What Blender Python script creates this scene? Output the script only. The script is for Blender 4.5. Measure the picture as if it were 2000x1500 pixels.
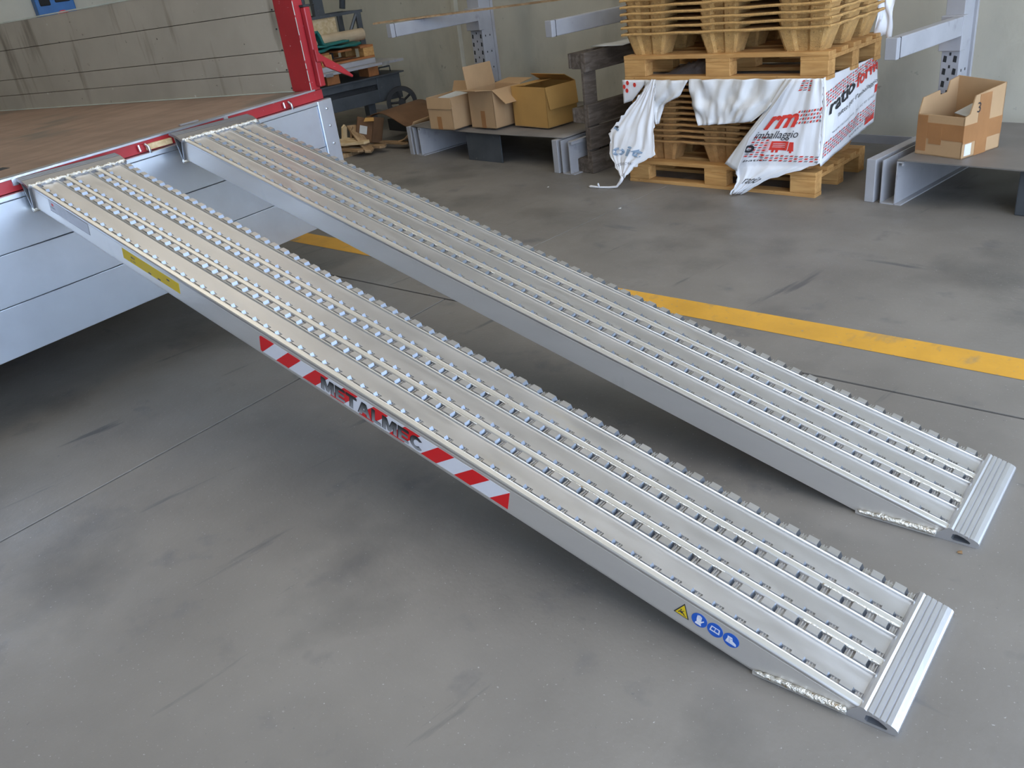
import bpy, bmesh, math, random
from mathutils import Vector, Matrix, noise

for o in list(bpy.data.objects):
    bpy.data.objects.remove(o)
S = bpy.context.scene
COL = S.collection
sin, cos, pi, rad = math.sin, math.cos, math.pi, math.radians
random.seed(7)

# ------------------------------------------------------------------ camera
CAMP = Vector((0.9145, 0.92132, 1.44052))
rx, ry, rz = -0.47083, -0.13608, 0.89436
_r = Vector((cos(rz), sin(rz), 0))
_f = Vector((-sin(rz)*cos(rx), cos(rz)*cos(rx), sin(rx)))
_u = _r.cross(_f)
_R = _r*cos(ry) + _u*sin(ry)
_U = -_r*sin(ry) + _u*cos(ry)
cam = bpy.data.cameras.new('camera')
camo = bpy.data.objects.new('camera', cam)
COL.objects.link(camo)
camo.matrix_world = Matrix(((_R.x, _U.x, -_f.x, CAMP.x), (_R.y, _U.y, -_f.y, CAMP.y), (_R.z, _U.z, -_f.z, CAMP.z), (0, 0, 0, 1)))
cam.sensor_width = 36
cam.lens = 1640.6/2000*36
cam.clip_start = .05
cam.clip_end = 200
S.camera = camo

# ------------------------------------------------------------------ light
W = bpy.data.worlds.new('sky')
S.world = W
W.use_nodes = True
bg = W.node_tree.nodes['Background']
bg.inputs[0].default_value = (0.60, 0.745, 1.0, 1)
bg.inputs[1].default_value = 6.0
S.view_settings.view_transform = 'Standard'
S.view_settings.look = 'None'
S.view_settings.gamma = 1
S.view_settings.use_curve_mapping = False
S.view_settings.exposure = 0.24


def area(name, loc, rot, sx, sy, power, col):
    l = bpy.data.lights.new(name, 'AREA')
    l.shape = 'RECTANGLE'
    l.size = sx
    l.size_y = sy
    l.energy = power
    l.color = col
    o = bpy.data.objects.new(name, l)
    COL.objects.link(o)
    o.location = loc
    o.rotation_euler = rot
    return o


area('ceiling_fill', (-5.2, 2.2, 5.3), (0, 0, 0), 1.6, 5.0, 60, (1, .93, .81))  # unseen warm overhead panels, added as fill to light the room evenly
area('ceiling_fill', (-1.2, 2.2, 5.3), (0, 0, 0), 1.6, 5.0, 56, (1, .94, .84))
area('ceiling_fill', (1.9, 2.2, 5.3), (0, 0, 0), 1.6, 5.0, 36, (1, .95, .87))

# ------------------------------------------------------------------ materials


def ramp_node(nt, fac, stops):
    r = nt.nodes.new('ShaderNodeValToRGB')
    e = r.color_ramp.elements
    e[0].position, e[0].color = stops[0][0], (*stops[0][1], 1)
    e[1].position, e[1].color = stops[-1][0], (*stops[-1][1], 1)
    for p, c in stops[1:-1]:
        x = e.new(p)
        x.color = (*c, 1)
    nt.links.new(fac, r.inputs[0])
    return r.outputs[0]


def tex(nt, kind='noise', scale=5, detail=4, stretch=(1, 1, 1), rough=.55, dist=0, coord='Object'):
    tc = nt.nodes.new('ShaderNodeTexCoord')
    mp = nt.nodes.new('ShaderNodeMapping')
    mp.inputs['Scale'].default_value = stretch
    nt.links.new(tc.outputs[coord], mp.inputs[0])
    if kind == 'noise':
        n = nt.nodes.new('ShaderNodeTexNoise')
        n.inputs['Detail'].default_value = detail
        n.inputs['Roughness'].default_value = rough
        n.inputs['Distortion'].default_value = dist
        n.inputs['Scale'].default_value = scale
        nt.links.new(mp.outputs[0], n.inputs['Vector'])
        return n.outputs[0]
    if kind == 'wave':
        n = nt.nodes.new('ShaderNodeTexWave')
        n.inputs['Scale'].default_value = scale
        n.inputs['Distortion'].default_value = dist
        n.inputs['Detail'].default_value = detail
        n.inputs['Detail Scale'].default_value = 1.2
        nt.links.new(mp.outputs[0], n.inputs['Vector'])
        return n.outputs[1]
    n = nt.nodes.new('ShaderNodeTexVoronoi')
    n.inputs['Scale'].default_value = scale
    nt.links.new(mp.outputs[0], n.inputs['Vector'])
    return n.outputs[0]


def mixc(nt, fac, a, b, mode='MIX'):
    m = nt.nodes.new('ShaderNodeMix')
    m.data_type = 'RGBA'
    m.blend_type = mode
    for v, i in ((fac, 0), (a, 6), (b, 7)):
        if isinstance(v, (int, float)):
            m.inputs[i].default_value = v
        elif isinstance(v, tuple):
            m.inputs[i].default_value = (*v, 1)
        else:
            nt.links.new(v, m.inputs[i])
    return m.outputs[2]


def mul(c, k):
    return tuple(min(1, x*k) for x in c)


def mat(name, col, rough=.6, metal=0, var=.15, scale=6, stretch=(1, 1, 1), bump=.1, bscale=40, bstretch=None,
        spots=None, grain=None, rvar=0, spec=.5, dist=0):
    m = bpy.data.materials.new(name)
    m.use_nodes = True
    nt = m.node_tree
    b = nt.nodes['Principled BSDF']
    b.inputs['Metallic'].default_value = metal
    b.inputs['Roughness'].default_value = rough
    b.inputs['Specular IOR Level'].default_value = spec
    n = tex(nt, scale=scale, stretch=stretch, dist=dist)
    c = ramp_node(nt, n, [(.3, mul(col, 1-var)), (.7, mul(col, 1+var))])
    if grain:
        g = tex(nt, scale=grain[0], stretch=grain[1], detail=6, dist=.6)
        gc = ramp_node(nt, g, [(.42, grain[2]), (.60, (1, 1, 1))])
        c = mixc(nt, 1.0, c, gc, 'MULTIPLY')
    if spots:
        for sc, st, lo, hi, scol in spots:
            s = tex(nt, scale=sc, stretch=st, detail=5)
            f = ramp_node(nt, s, [(lo, (0, 0, 0)), (hi, (1, 1, 1))])
            c = mixc(nt, f, c, scol)
    nt.links.new(c, b.inputs['Base Color'])
    if rvar:
        rr = tex(nt, scale=scale*1.7, stretch=stretch)
        mr = nt.nodes.new('ShaderNodeMapRange')
        mr.inputs[1].default_value = .3
        mr.inputs[2].default_value = .7
        mr.inputs[3].default_value = max(.03, rough-rvar)
        mr.inputs[4].default_value = rough+rvar
        nt.links.new(rr, mr.inputs[0])
        nt.links.new(mr.outputs[0], b.inputs['Roughness'])
    if bump:
        bn = tex(nt, scale=bscale, stretch=bstretch or stretch, detail=5)
        bp = nt.nodes.new('ShaderNodeBump')
        bp.inputs['Strength'].default_value = bump
        bp.inputs['Distance'].default_value = .01
        nt.links.new(bn, bp.inputs['Height'])
        nt.links.new(bp.outputs[0], b.inputs['Normal'])
    return m


M = {}
M['concrete'] = mat('concrete', (.190, .172, .148), .5, var=.16, scale=1.7, bump=.12, bscale=60, rvar=.1,
                    spots=[(5, (1, 1, 1), .60, .72, (.14, .13, .12)), (1.5, (1, 1, 1), .54, .72, (.115, .107, .094)),
                           (9, (1, .12, 1), .66, .72, (.10, .095, .09)), (7, (.15, 1, 1), .68, .74, (.11, .105, .10)),
                           (130, (1, 1, 1), .66, .74, (.42, .41, .38)), (70, (1, 1, 1), .68, .76, (.12, .115, .11))])
M['joint'] = mat('joint', (.03, .028, .026), .9)
M['yellow'] = mat('yellow_paint', (.62, .32, .035), .5, var=.12, scale=4, bump=.1, bscale=80,
                  spots=[(12, (1, .5, 1), .58, .72, (.36, .24, .10)), (60, (1, 1, 1), .64, .72, (.30, .26, .2))])
M['wall'] = mat('wall_plaster', (.50, .47, .375), .85, var=.08, scale=2.0, bump=.25, bscale=30,
                spots=[(3, (1, 1, .5), .56, .75, (.40, .375, .30)), (14, (1, 1, 1), .68, .76, (.30, .28, .23))])
M['ceiling'] = mat('ceiling_paint', (.62, .56, .45), .9, bump=.02)
M['alu'] = mat('aluminium', (.62, .61, .60), .40, .9, var=.04, scale=5, stretch=(.15, 3, 3), bump=.02, bscale=60,
               bstretch=(.12, 6, 6), rvar=.06,
               spots=[(10, (.35, 1, 1), .64, .82, (.66, .62, .54))])
M['alu_lip'] = mat('aluminium_lip', (.86, .84, .79), .40, .9, var=.03, scale=5, bump=0)  # paler than the deck: bright lip and rib highlights put into the colour
M['alu_side'] = mat('aluminium_side', (.60, .565, .515), .42, .55, var=.06, scale=6, stretch=(.3, 1, 1), bump=.05,
                    bscale=50, bstretch=(.3, 4, 4), rvar=.06, spots=[(9, (1, 1, .3), .62, .8, (.5, .48, .44))])
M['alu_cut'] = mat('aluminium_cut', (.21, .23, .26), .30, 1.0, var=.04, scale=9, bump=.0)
M['alu_hook'] = mat('aluminium_hook', (.22, .22, .225), .42, .8, var=.06, scale=9, bump=.05, bscale=40)
M['alu_toe'] = mat('aluminium_toe', (.70, .71, .74), .34, .92, var=.05, scale=9, bump=.04, bscale=60)
M['weld'] = mat('weld_metal', (.82, .78, .68), .3, .95, var=.2, scale=60, bump=.8, bscale=140,
                spots=[(45, (1, 1, 1), .60, .68, (.40, .28, .15))])
M['hole'] = mat('hole_dark', (.02, .02, .02), .9, bump=0)
M['dirt'] = mat('rusty_dirt', (.16, .10, .05), .9, var=.3, scale=30)
M['truck_alu'] = mat('truck_aluminium', (.78, .86, .96), .30, .92, var=.05, scale=3, bump=0, bscale=4,
                     bstretch=(1, 1, 1), rvar=0,
                     spots=[(4, (1, 1, 1), .45, .95, (.66, .72, .80))])
M['truck_red'] = mat('truck_red', (.31, .018, .022), .38, var=.12, scale=6, bump=.05, bscale=40,
                     spots=[(40, (1, 1, 1), .69, .74, (.55, .42, .42)), (6, (1, 1, 1), .62, .78, (.30, .02, .025))])
M['bed_wood'] = mat('bed_plywood', (.235, .155, .108), .55, var=.12, scale=5, stretch=(.5, 3, 1), bump=.08, bscale=30,
                    grain=(9, (1.2, .25, 1), (.80, .78, .76)),
                    spots=[(1.6, (1, .7, 1), .56, .64, (.125, .10, .075)), (16, (1, .2, 1), .68, .75, (.10, .08, .06))])
M['board'] = mat('headboard_paint', (.335, .295, .23), .6, var=.10, scale=3, bump=.1, bscale=20,
                 spots=[(5, (1.6, 1, .22), .60, .74, (.16, .135, .10)), (30, (1, 1, 1), .70, .75, (.06, .05, .04)),
                        (24, (1, 1, 1), .72, .76, (.5, .48, .42))])
M['edge_pale'] = mat('edge_pale', (.55, .58, .50), .5, .3)
M['steel_grey'] = mat('rack_paint', (.35, .345, .350), .45, var=.08, scale=6, bump=.06, bscale=40,
                      spots=[(9, (1, 1, 1), .62, .76, (.22, .215, .22))])
M['steel_dark'] = mat('dark_steel', (.075, .082, .088), .5, .3, var=.2, scale=6, bump=.1, bscale=40,
                      spots=[(18, (1, 1, 1), .66, .74, (.16, .16, .16))])
M['sheet'] = mat('sheet_steel', (.215, .195, .175), .55, .4, var=.12, scale=4, bump=.05, bscale=20)
M['black'] = mat('black_rubber', (.022, .022, .022), .7, var=.2)
M['card'] = mat('cardboard', (.43, .27, .135), .85, var=.07, scale=5, bump=.06, bscale=60, bstretch=(1, 1, .1))
M['card_y'] = mat('cardboard_yellow', (.45, .245, .065), .8, var=.07, scale=5, bump=.06, bscale=60)
M['card_dark'] = mat('cardboard_dark', (.14, .07, .03), .85, var=.15, scale=6)
M['card_in'] = mat('cardboard_inside', (.36, .235, .13), .9, var=.06, scale=5)
M['tape'] = mat('brown_tape', (.34, .16, .06), .3, var=.08, scale=9, bump=.05)
M['wood'] = mat('pallet_wood', (.56, .31, .105), .75, var=.12, scale=5, stretch=(.5, 1, 1), bump=.15, bscale=50,
                grain=(14, (.3, 2.5, 2.5), (.80, .74, .66)), spots=[(22, (1, 1, 1), .70, .75, (.15, .08, .03))])
M['wood_old'] = mat('weathered_wood', (.135, .105, .080), .9, var=.22, scale=6, stretch=(1, .4, 1), bump=.35, bscale=40,
                    grain=(14, (2.5, .4, 2.5), (.6, .58, .55)), spots=[(5, (1, 1, 1), .60, .75, (.24, .20, .165))])
M['wood_pale'] = mat('pale_wood', (.62, .47, .27), .75, var=.12, scale=6, bump=.15, grain=(14, (.5, 2, 2), (.82, .76, .66)))
M['wood_scrap'] = mat('scrap_wood', (.36, .235, .12), .85, var=.22, scale=6, bump=.2, grain=(14, (.5, 2, 2), (.66, .6, .52)))
M['wood_orange'] = mat('orange_wood', (.36, .135, .04), .8, var=.2, scale=12, bump=.2)
M['press'] = mat('pressed_wood', (.52, .30, .10), .9, var=.14, scale=30, bump=.6, bscale=150,
                 spots=[(160, (1, 1, 1), .62, .68, (.62, .45, .2)), (110, (1, 1, 1), .64, .70, (.16, .085, .03))])
M['press_low'] = mat('pressed_wood_low', (.40, .21, .07), .9, var=.16, scale=30, bump=.6, bscale=150,
                     spots=[(160, (1, 1, 1), .64, .70, (.40, .26, .12))])
M['film'] = mat('white_film', (.78, .77, .76), .42, var=.04, scale=6, bump=.55, bscale=13, bstretch=(1, 1, .35))
M['film_in'] = mat('white_film_inside', (.66, .65, .63), .5, var=.05, scale=6, bump=.5, bscale=13, bstretch=(1, 1, .35))
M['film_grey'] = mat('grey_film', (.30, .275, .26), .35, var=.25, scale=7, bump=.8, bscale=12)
M['ink_red'] = mat('ink_red', (.66, .045, .03), .5, var=.05, bump=0)
M['ink_black'] = mat('ink_black', (.025, .025, .028), .5, var=.05, bump=0)
M['ink_grey'] = mat('ink_grey', (.28, .27, .27), .5, bump=0)
M['ink_blue'] = mat('ink_faded_blue', (.27, .36, .47), .5, var=.1, bump=0)
M['pink'] = mat('ink_pink', (.78, .50, .50), .5, bump=0)
M['st_red'] = mat('sticker_red', (.62, .008, .012), .35, var=.02, bump=0)
M['st_white'] = mat('sticker_white', (.66, .65, .67), .35, var=.02, bump=0)
M['st_yellow'] = mat('sticker_yellow', (.60, .42, .005), .7, var=.04, bump=0)
M['st_blue'] = mat('sticker_blue', (.01, .085, .40), .35, var=.02, bump=0)
M['st_grey'] = mat('sticker_grey', (.42, .41, .42), .4, var=.02, bump=0)
M['tarp'] = mat('green_tarp', (.012, .125, .105), .5, var=.2, scale=9, bump=.3, bscale=25)
M['tube'] = mat('tube_card', (.42, .32, .20), .6, var=.1, scale=9)
M['paper'] = mat('paper', (.50, .50, .47), .8)
M['blue_plastic'] = mat('blue_plastic', (.02, .13, .36), .4)
M['latch'] = mat('latch_metal', (.62, .64, .68), .3, .9)
# silver lettering printed with a top-to-bottom fade
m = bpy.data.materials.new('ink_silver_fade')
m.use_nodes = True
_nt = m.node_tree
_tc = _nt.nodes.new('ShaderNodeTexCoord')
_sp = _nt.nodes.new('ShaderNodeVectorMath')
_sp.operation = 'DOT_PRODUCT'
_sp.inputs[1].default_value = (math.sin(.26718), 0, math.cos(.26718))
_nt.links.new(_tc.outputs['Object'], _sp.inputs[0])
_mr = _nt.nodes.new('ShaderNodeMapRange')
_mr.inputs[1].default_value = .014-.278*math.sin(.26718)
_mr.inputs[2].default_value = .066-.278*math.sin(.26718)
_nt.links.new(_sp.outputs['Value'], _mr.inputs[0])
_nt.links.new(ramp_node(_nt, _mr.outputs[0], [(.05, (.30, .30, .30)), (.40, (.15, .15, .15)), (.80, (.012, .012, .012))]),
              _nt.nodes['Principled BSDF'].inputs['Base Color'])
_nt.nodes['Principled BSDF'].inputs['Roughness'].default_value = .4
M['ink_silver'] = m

# ------------------------------------------------------------------ mesh helpers


class MB:
    def __init__(s):
        s.v = []
        s.f = []
        s.m = []

    def add(s, vs, fs, mi=0):
        b = len(s.v)
        s.v += [Vector(v) for v in vs]
        for f in fs:
            s.f.append([i+b for i in f])
            s.m.append(mi)
        return s

    def box(s, x0, y0, z0, x1, y1, z1, mi=0, T=None):
        vs = [Vector((x, y, z)) for z in (z0, z1) for y in (y0, y1) for x in (x0, x1)]
        if T:
            vs = [T(v) for v in vs]
        return s.add(vs, [(0, 2, 3, 1), (4, 5, 7, 6), (0, 1, 5, 4), (2, 6, 7, 3), (0, 4, 6, 2), (1, 3, 7, 5)], mi)

    def prism(s, poly, fn, a, b, mi=0):
        """poly 2D points, fn(p, t) -> 3D, extruded t = a..b"""
        n = len(poly)
        vs = [fn(p, a) for p in poly]+[fn(p, b) for p in poly]
        fs = [list(range(n))[::-1], [i+n for i in range(n)]]
        fs += [(i, (i+1) % n, (i+1) % n+n, i+n) for i in range(n)]
        return s.add(vs, fs, mi)

    def cyl(s, p, q, r, n=16, r2=None, mi=0, caps=True):
        p, q = Vector(p), Vector(q)
        r2 = r if r2 is None else r2
        d = (q-p).normalized()
        a = d.orthogonal().normalized()
        b = d.cross(a)
        vs = [p+(a*cos(2*pi*i/n)+b*sin(2*pi*i/n))*r for i in range(n)]
        vs += [q+(a*cos(2*pi*i/n)+b*sin(2*pi*i/n))*r2 for i in range(n)]
        fs = [(i, (i+1) % n, (i+1) % n+n, i+n) for i in range(n)]
        if caps:
            fs += [list(range(n))[::-1], [i+n for i in range(n)]]
        return s.add(vs, fs, mi)

    def ring(s, c, ax, r1, r2, th, n=32, mi=0):
        c = Vector(c)
        d = Vector(ax).normalized()
        a = d.orthogonal().normalized()
        b = d.cross(a)
        vs = []
        for i in range(n):
            e = a*cos(2*pi*i/n)+b*sin(2*pi*i/n)
            vs += [c+e*r1-d*th/2, c+e*r2-d*th/2, c+e*r2+d*th/2, c+e*r1+d*th/2]
        fs = []
        for i in range(n):
            j = (i+1) % n
            for k in range(4):
                l = (k+1) % 4
                fs.append((4*i+k, 4*i+l, 4*j+l, 4*j+k))
        return s.add(vs, fs, mi)

    def tube(s, pts, r, n=8, mi=0, jit=0):
        pts = [Vector(p) for p in pts]
        vs = []
        for i, p in enumerate(pts):
            d = (pts[min(i+1, len(pts)-1)]-pts[max(i-1, 0)]).normalized()
            up = Vector((0, 0, 1)) if abs(d.z) < .9 else Vector((1, 0, 0))
            a = d.cross(up).normalized()
            b = d.cross(a)
            rr = (r[i] if isinstance(r, (list, tuple)) else r)*(1+random.uniform(-jit, jit))
            vs += [p+(a*cos(2*pi*k/n)+b*sin(2*pi*k/n))*rr for k in range(n)]
        fs = []
        for i in range(len(pts)-1):
            for k in range(n):
                fs.append((i*n+k, i*n+(k+1) % n, (i+1)*n+(k+1) % n, (i+1)*n+k))
        fs += [list(range(n))[::-1], [(len(pts)-1)*n+k for k in range(n)]]
        return s.add(vs, fs, mi)

    def grid(s, fn, nu, nv, th=.0, mi=0):
        vs = [fn(i/nu, j/nv) for j in range(nv+1) for i in range(nu+1)]
        fs = [(j*(nu+1)+i, j*(nu+1)+i+1, (j+1)*(nu+1)+i+1, (j+1)*(nu+1)+i) for j in range(nv) for i in range(nu)]
        return s.add(vs, fs, mi)

    def build(s, name, mats, parent=None, smooth=False, bevel=0, solid=0, kind=None, label=None, loc=None, rot=None, sub=0):
        me = bpy.data.meshes.new(name)
        me.from_pydata([tuple(v) for v in s.v], [], s.f)
        if not isinstance(mats, (list, tuple)):
            mats = [mats]
        for x in mats:
            me.materials.append(M[x])
        me.polygons.foreach_set('material_index', s.m)
        bm = bmesh.new()
        bm.from_mesh(me)
        bmesh.ops.recalc_face_normals(bm, faces=bm.faces)
        bm.to_mesh(me)
        bm.free()
        if smooth:
            me.polygons.foreach_set('use_smooth', [True]*len(me.polygons))
        me.update()
        o = bpy.data.objects.new(name, me)
        COL.objects.link(o)
        if parent:
            o.parent = parent
        if solid:
            md = o.modifiers.new('t', 'SOLIDIFY')
            md.thickness = solid
            md.offset = 0
        if bevel:
            md = o.modifiers.new('b', 'BEVEL')
            md.width = bevel
            md.segments = 2
            md.limit_method = 'ANGLE'
        if sub:
            md = o.modifiers.new('s', 'SUBSURF')
            md.levels = md.render_levels = sub
        if kind:
            o['kind'] = kind
        if label:
            o['label'] = label
        if loc:
            o.location = loc
        if rot:
            o.rotation_euler = rot
        return o


def thing(name, label, cat, loc=(0, 0, 0), rot=(0, 0, 0), group=None, kind=None):
    o = bpy.data.objects.new(name, None)
    o.empty_display_size = .1
    COL.objects.link(o)
    o.location = loc
    o.rotation_euler = rot
    if label:
        o['label'] = label
    if cat:
        o['category'] = cat
    if group:
        o['group'] = group
    if kind:
        o['kind'] = kind
    return o


def tag(o, label, cat, group=None):
    o['label'] = label
    o['category'] = cat
    if group:
        o['group'] = group
    return o


def text2d(s, size, width=None, bold=0.0, shear=0.0):
    c = bpy.data.curves.new('t', 'FONT')
    c.body = s
    c.size = size
    c.offset = bold
    c.shear = shear
    c.resolution_u = 3
    o = bpy.data.objects.new('t', c)
    COL.objects.link(o)
    dg = bpy.context.evaluated_depsgraph_get()
    me = o.evaluated_get(dg).to_mesh()
    vs = [(v.co.x, v.co.y) for v in me.vertices]
    fs = [list(p.vertices) for p in me.polygons]
    o.evaluated_get(dg).to_mesh_clear()
    bpy.data.objects.remove(o)
    bpy.data.curves.remove(c)
    x0 = min(v[0] for v in vs)
    x1 = max(v[0] for v in vs)
    y0 = min(v[1] for v in vs)
    k = (width/(x1-x0)) if width else 1
    return [((x-x0)*k, y-y0 if False else y) for x, y in vs], fs


def vn(x, y, z=0, s=1.0):
    return noise.noise(Vector((x*s, y*s, z*s)))


# ------------------------------------------------------------------ room shell
floor = MB().box(-10, -6, -.16, 7, 6.55, -.014).build('floor', 'joint', kind='structure')


def lerp(a, b, t):
    return a+(b-a)*t


# slab joints: one runs roughly along the ramps' feet, one crosses it; both 8 mm wide
def jy(x):
    return lerp(3.0, 3.45, (x+3.06)/3.27)


def jx(y):
    return lerp(-1.84, -2.24, (y-.9)/2.25)


def slab(c, thick=.014):
    MB().prism(c, lambda p, t: Vector((p[0], p[1], t)), -thick, 0).build('slab', 'concrete', floor, bevel=.002)


g = .005
slab([(-10, -6), (jx(-6)-g, -6), (jx(3.12)-g, jy(-2.24)-g), (-10, jy(-10)-g)])
slab([(jx(-6)+g, -6), (7, -6), (7, jy(7)-g), (jx(3.12)+g, jy(-2.24)-g)])
xb0, xb1 = -2.36, -2.60
slab([(-10, jy(-10)+g), (xb0-g*.5, jy(xb0)+g), (xb1-g*.5, 6.55), (-10, 6.55)])
slab([(xb0+g*.5, jy(xb0)+g), (7, jy(7)+g), (7, 6.55), (xb1+g*.5, 6.55)])
o = MB().grid(lambda u, v: Vector((lerp(-6.2, 3.2, u), lerp(3.01, 4.14, u)+(v-.5)*.155+.006*vn(u*60, v*3), .0012)), 60, 1).build(
    'painted_line', 'yellow', floor)
o['label'] = 'yellow painted line crossing the concrete floor'

MB().box(-10, 6.55, 0, 3.4, 6.75, 6).build('wall_back', 'wall', kind='structure')
MB().box(-10.2, -6, 0, -10, 6.75, 6).build('wall_left', 'wall', kind='structure')
MB().box(-10.2, -6.2, 0, 3.4, -6, 6).build('wall_front', 'wall', kind='structure')
rw = MB()
rw.box(3.2, -6.2, 0, 3.4, -2.5, 6).box(3.2, -2.5, 4.2, 3.4, 6.75, 6)
rw.build('wall_right', 'wall', kind='structure')
MB().box(-10.2, -6.2, 6, 3.4, 6.75, 6.2).build('ceiling', 'ceiling', kind='structure')
o = MB().box(-10, 6.535, 0, 3.4, 6.55, .055).build('baseboard_back', 'steel_grey', kind='structure')

# ------------------------------------------------------------------ ramps
TH = .267
CO, SI, TA = cos(TH), sin(TH), math.tan(TH)
CC = .278
HT = .0857


def ramp_fn(L, c=CC, th=TH):
    co, si = cos(th), sin(th)

    def P(s, w, n):
        return Vector((-(c+s*co-n*si), w, s*si+n*co))
    return P


def build_ramp(loc, yaw, L, Wd, th, label, near):
    root = thing('loading_ramp', label, 'ramp', (loc[0], loc[1], 0), (0, 0, yaw), 'pair of aluminium loading ramps')
    P = ramp_fn(L, CC, th)
    pw = Wd/3
    s0 = -.197
    ta = math.tan(th)
    for k in range(3):
        o0 = k*pw
        prof = [(.0012, .0775), (.0005, .0845), (.003, .0872), (.017, .0872), (.0195, .0845), (.0205, .0772), (.037, .0772), (.038, .0822),
                (.094, .0822), (.0955, .0862), (.0985, .0866), (.1005, .0840), (.1015, .0772), (pw-.001, .0772), (pw-.001, .0745)]
        prof += [(.0012, .0745)]
        for w in (.0975, .0182):
            MB().tube([P(s0+.002, o0+w, .0868), P(L*.5, o0+w, .0868), P(L-.002, o0+w, .0868)], .0019, 8).build('edge_highlight', 'alu_lip', root, smooth=True)  # thin pale bars added to draw the highlight along lip and rib
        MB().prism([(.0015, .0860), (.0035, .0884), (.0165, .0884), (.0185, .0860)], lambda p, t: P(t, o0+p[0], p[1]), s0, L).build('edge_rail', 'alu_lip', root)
        MB().prism(prof, lambda p, t: P(t, o0+p[0], p[1]), s0, L).build('deck_plank', 'alu', root)
        for row, (w0, w1, top) in enumerate(((.0220, .0365, .0888), (.1030, pw-.0015, .0892))):
            mb = MB()
            n = int((L-s0)/.053)
            for i in range(n):
                sa = -.166+i*.053
                a, b = sa-.001, min(sa+.0345, L-.004)
                if b-a < .01:
                    continue
                bb = .0775
                vs = [P(a, o0+w0, bb), P(b, o0+w0, bb), P(b, o0+w1, bb), P(a, o0+w1, bb),
                      P(a+.0075, o0+w0+.001, top), P(b-.0015, o0+w0+.001, top), P(b-.0015, o0+w1-.001, top), P(a+.0075, o0+w1-.001, top)]
                mb.add(vs, [(4, 5, 6, 7), (0, 1, 5, 4), (2, 3, 7, 6), (1, 2, 6, 5)])
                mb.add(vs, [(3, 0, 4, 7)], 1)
                for d in (.006, .0125):
                    q0, q1 = sa-d-.0022, sa-d
                    if q0 < s0:
                        continue
                    vs = [P(x, o0+y, z) for z in (bb, .0835) for x, y in ((q0, w0+.001), (q1, w0+.001), (q1, w1-.001), (q0, w1-.001))]
                    mb.add(vs, [(0, 3, 2, 1), (4, 5, 6, 7), (0, 1, 5, 4), (1, 2, 6, 5), (2, 3, 7, 6), (3, 0, 4, 7)])
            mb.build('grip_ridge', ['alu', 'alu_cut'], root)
    # webs
    for k, w in enumerate((.0005, pw-.0015, 2*pw-.0015, Wd-.0045)):
        poly = [(L, .001), (0, .001), (s0+.01, .0125-(s0+.01)*ta), (s0+.01, .0765), (L, .0765)]
        MB().prism(poly, lambda p, t: P(p[0], t, p[1]), w, w+.004).build('side_beam' if k in (0, 3) else 'inner_web', 'alu_side', root)
    for w in (.0005, Wd-.0285):
        MB().prism([(L, 0), (.012, 0), (.012, .004), (L, .004)], lambda p, t: P(p[0], t, p[1]), w, w+.028).build('bottom_flange', 'alu_side', root)
    # toe profile, lying on the floor, with a hollow
    def T(hx, z, w):
        return Vector((-hx, w, z))
    outer = [(.300, 0.0005), (.012, 0.0005), (.005, .0022), (.0015, .006), (0, .0105), (.001, .0150), (.0045, .0188), (.010, .0215)]
    top = []
    for i in range(4):
        x = .014+i*.012
        z = .0215+(x-.010)*.30
        top += [(x, z+.0008), (x+.0085, z+.0034), (x+.0090, z+.0008), (x+.0108, z+.0012)]
    outer += top+[(.066, .0395), (.073, .0400), (.100, .0125), (.300, .0105)]
    hole = [(.022, .0075), (.060, .0075), (.064, .012), (.062, .024), (.052, .026), (.038, .0225), (.026, .0165), (.020, .0115)]
    n1 = len(outer)
    mb = MB()
    key = [outer[0]]+[outer[1]]  # keyhole cut on the bottom edge between outer[0] and outer[1]
    cut = (.060, .0005)
    loop = [outer[0], cut]+[hole[1]]+[hole[i % 8] for i in range(2, 9)]+[hole[1], cut]+outer[1:]
    N = len(loop)
    va = [T(p[0], p[1], -.004) for p in loop]
    vb = [T(p[0], p[1], Wd+.004) for p in loop]
    fs = [list(range(N)), [i+N for i in range(N)][::-1]]
    for i in range(N):
        j = (i+1) % N
        fs.append((i, j, j+N, i+N))
    mb.add(va+vb, fs)
    toe = mb.build('toe_plate', 'alu_toe', root)
    MB().prism([(.300, .0008), (.10, .0008), (.1, .0105), (.300, .0105)], lambda p, t: T(p[0], p[1], t), -.0045, -.0035).build('toe_flange', 'alu_side', root)
    # welds
    rnd = random.Random(3 if near else 5)
    pts = [T(.292-i*.0052, .0125+.0015*rnd.random()+.0018*(i > 8), -.004-.002*rnd.random()) for i in range(38)]
    MB().tube(pts, [.0035+.0035*min(1, i/10)+rnd.uniform(-.001, .0012) for i in range(38)], 8).build('weld_bead', 'weld', root, smooth=True)
    for k in range(3):
        o0 = k*pw
        for a, b, nn in ((.050, .088, 9), (.000, .018, 4), (pw-.012, pw+.008, 4)):
            pts = [P(s0+.003+rnd.uniform(-.002, .002), min(Wd-.002, o0+lerp(a, b, i/nn)), .0815+rnd.uniform(-.0015, .001)) for i in range(nn+1)]
            MB().tube(pts, [.0042+rnd.uniform(-.001, .0014) for _ in pts], 7).build('weld_bead', 'weld', root, smooth=True)
    runs = [(pw+.001, -.19, -.01), (2*pw+.002, -.19, -.005)]
    if near:
        runs += [(pw+.0005, .18, .69), (2*pw+.001, .17, .70), (pw+.0005, .93, 1.15), (2*pw, .86, 1.25)]
    else:
        runs += [(pw+.0005, 1.4, 1.9)]
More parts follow.
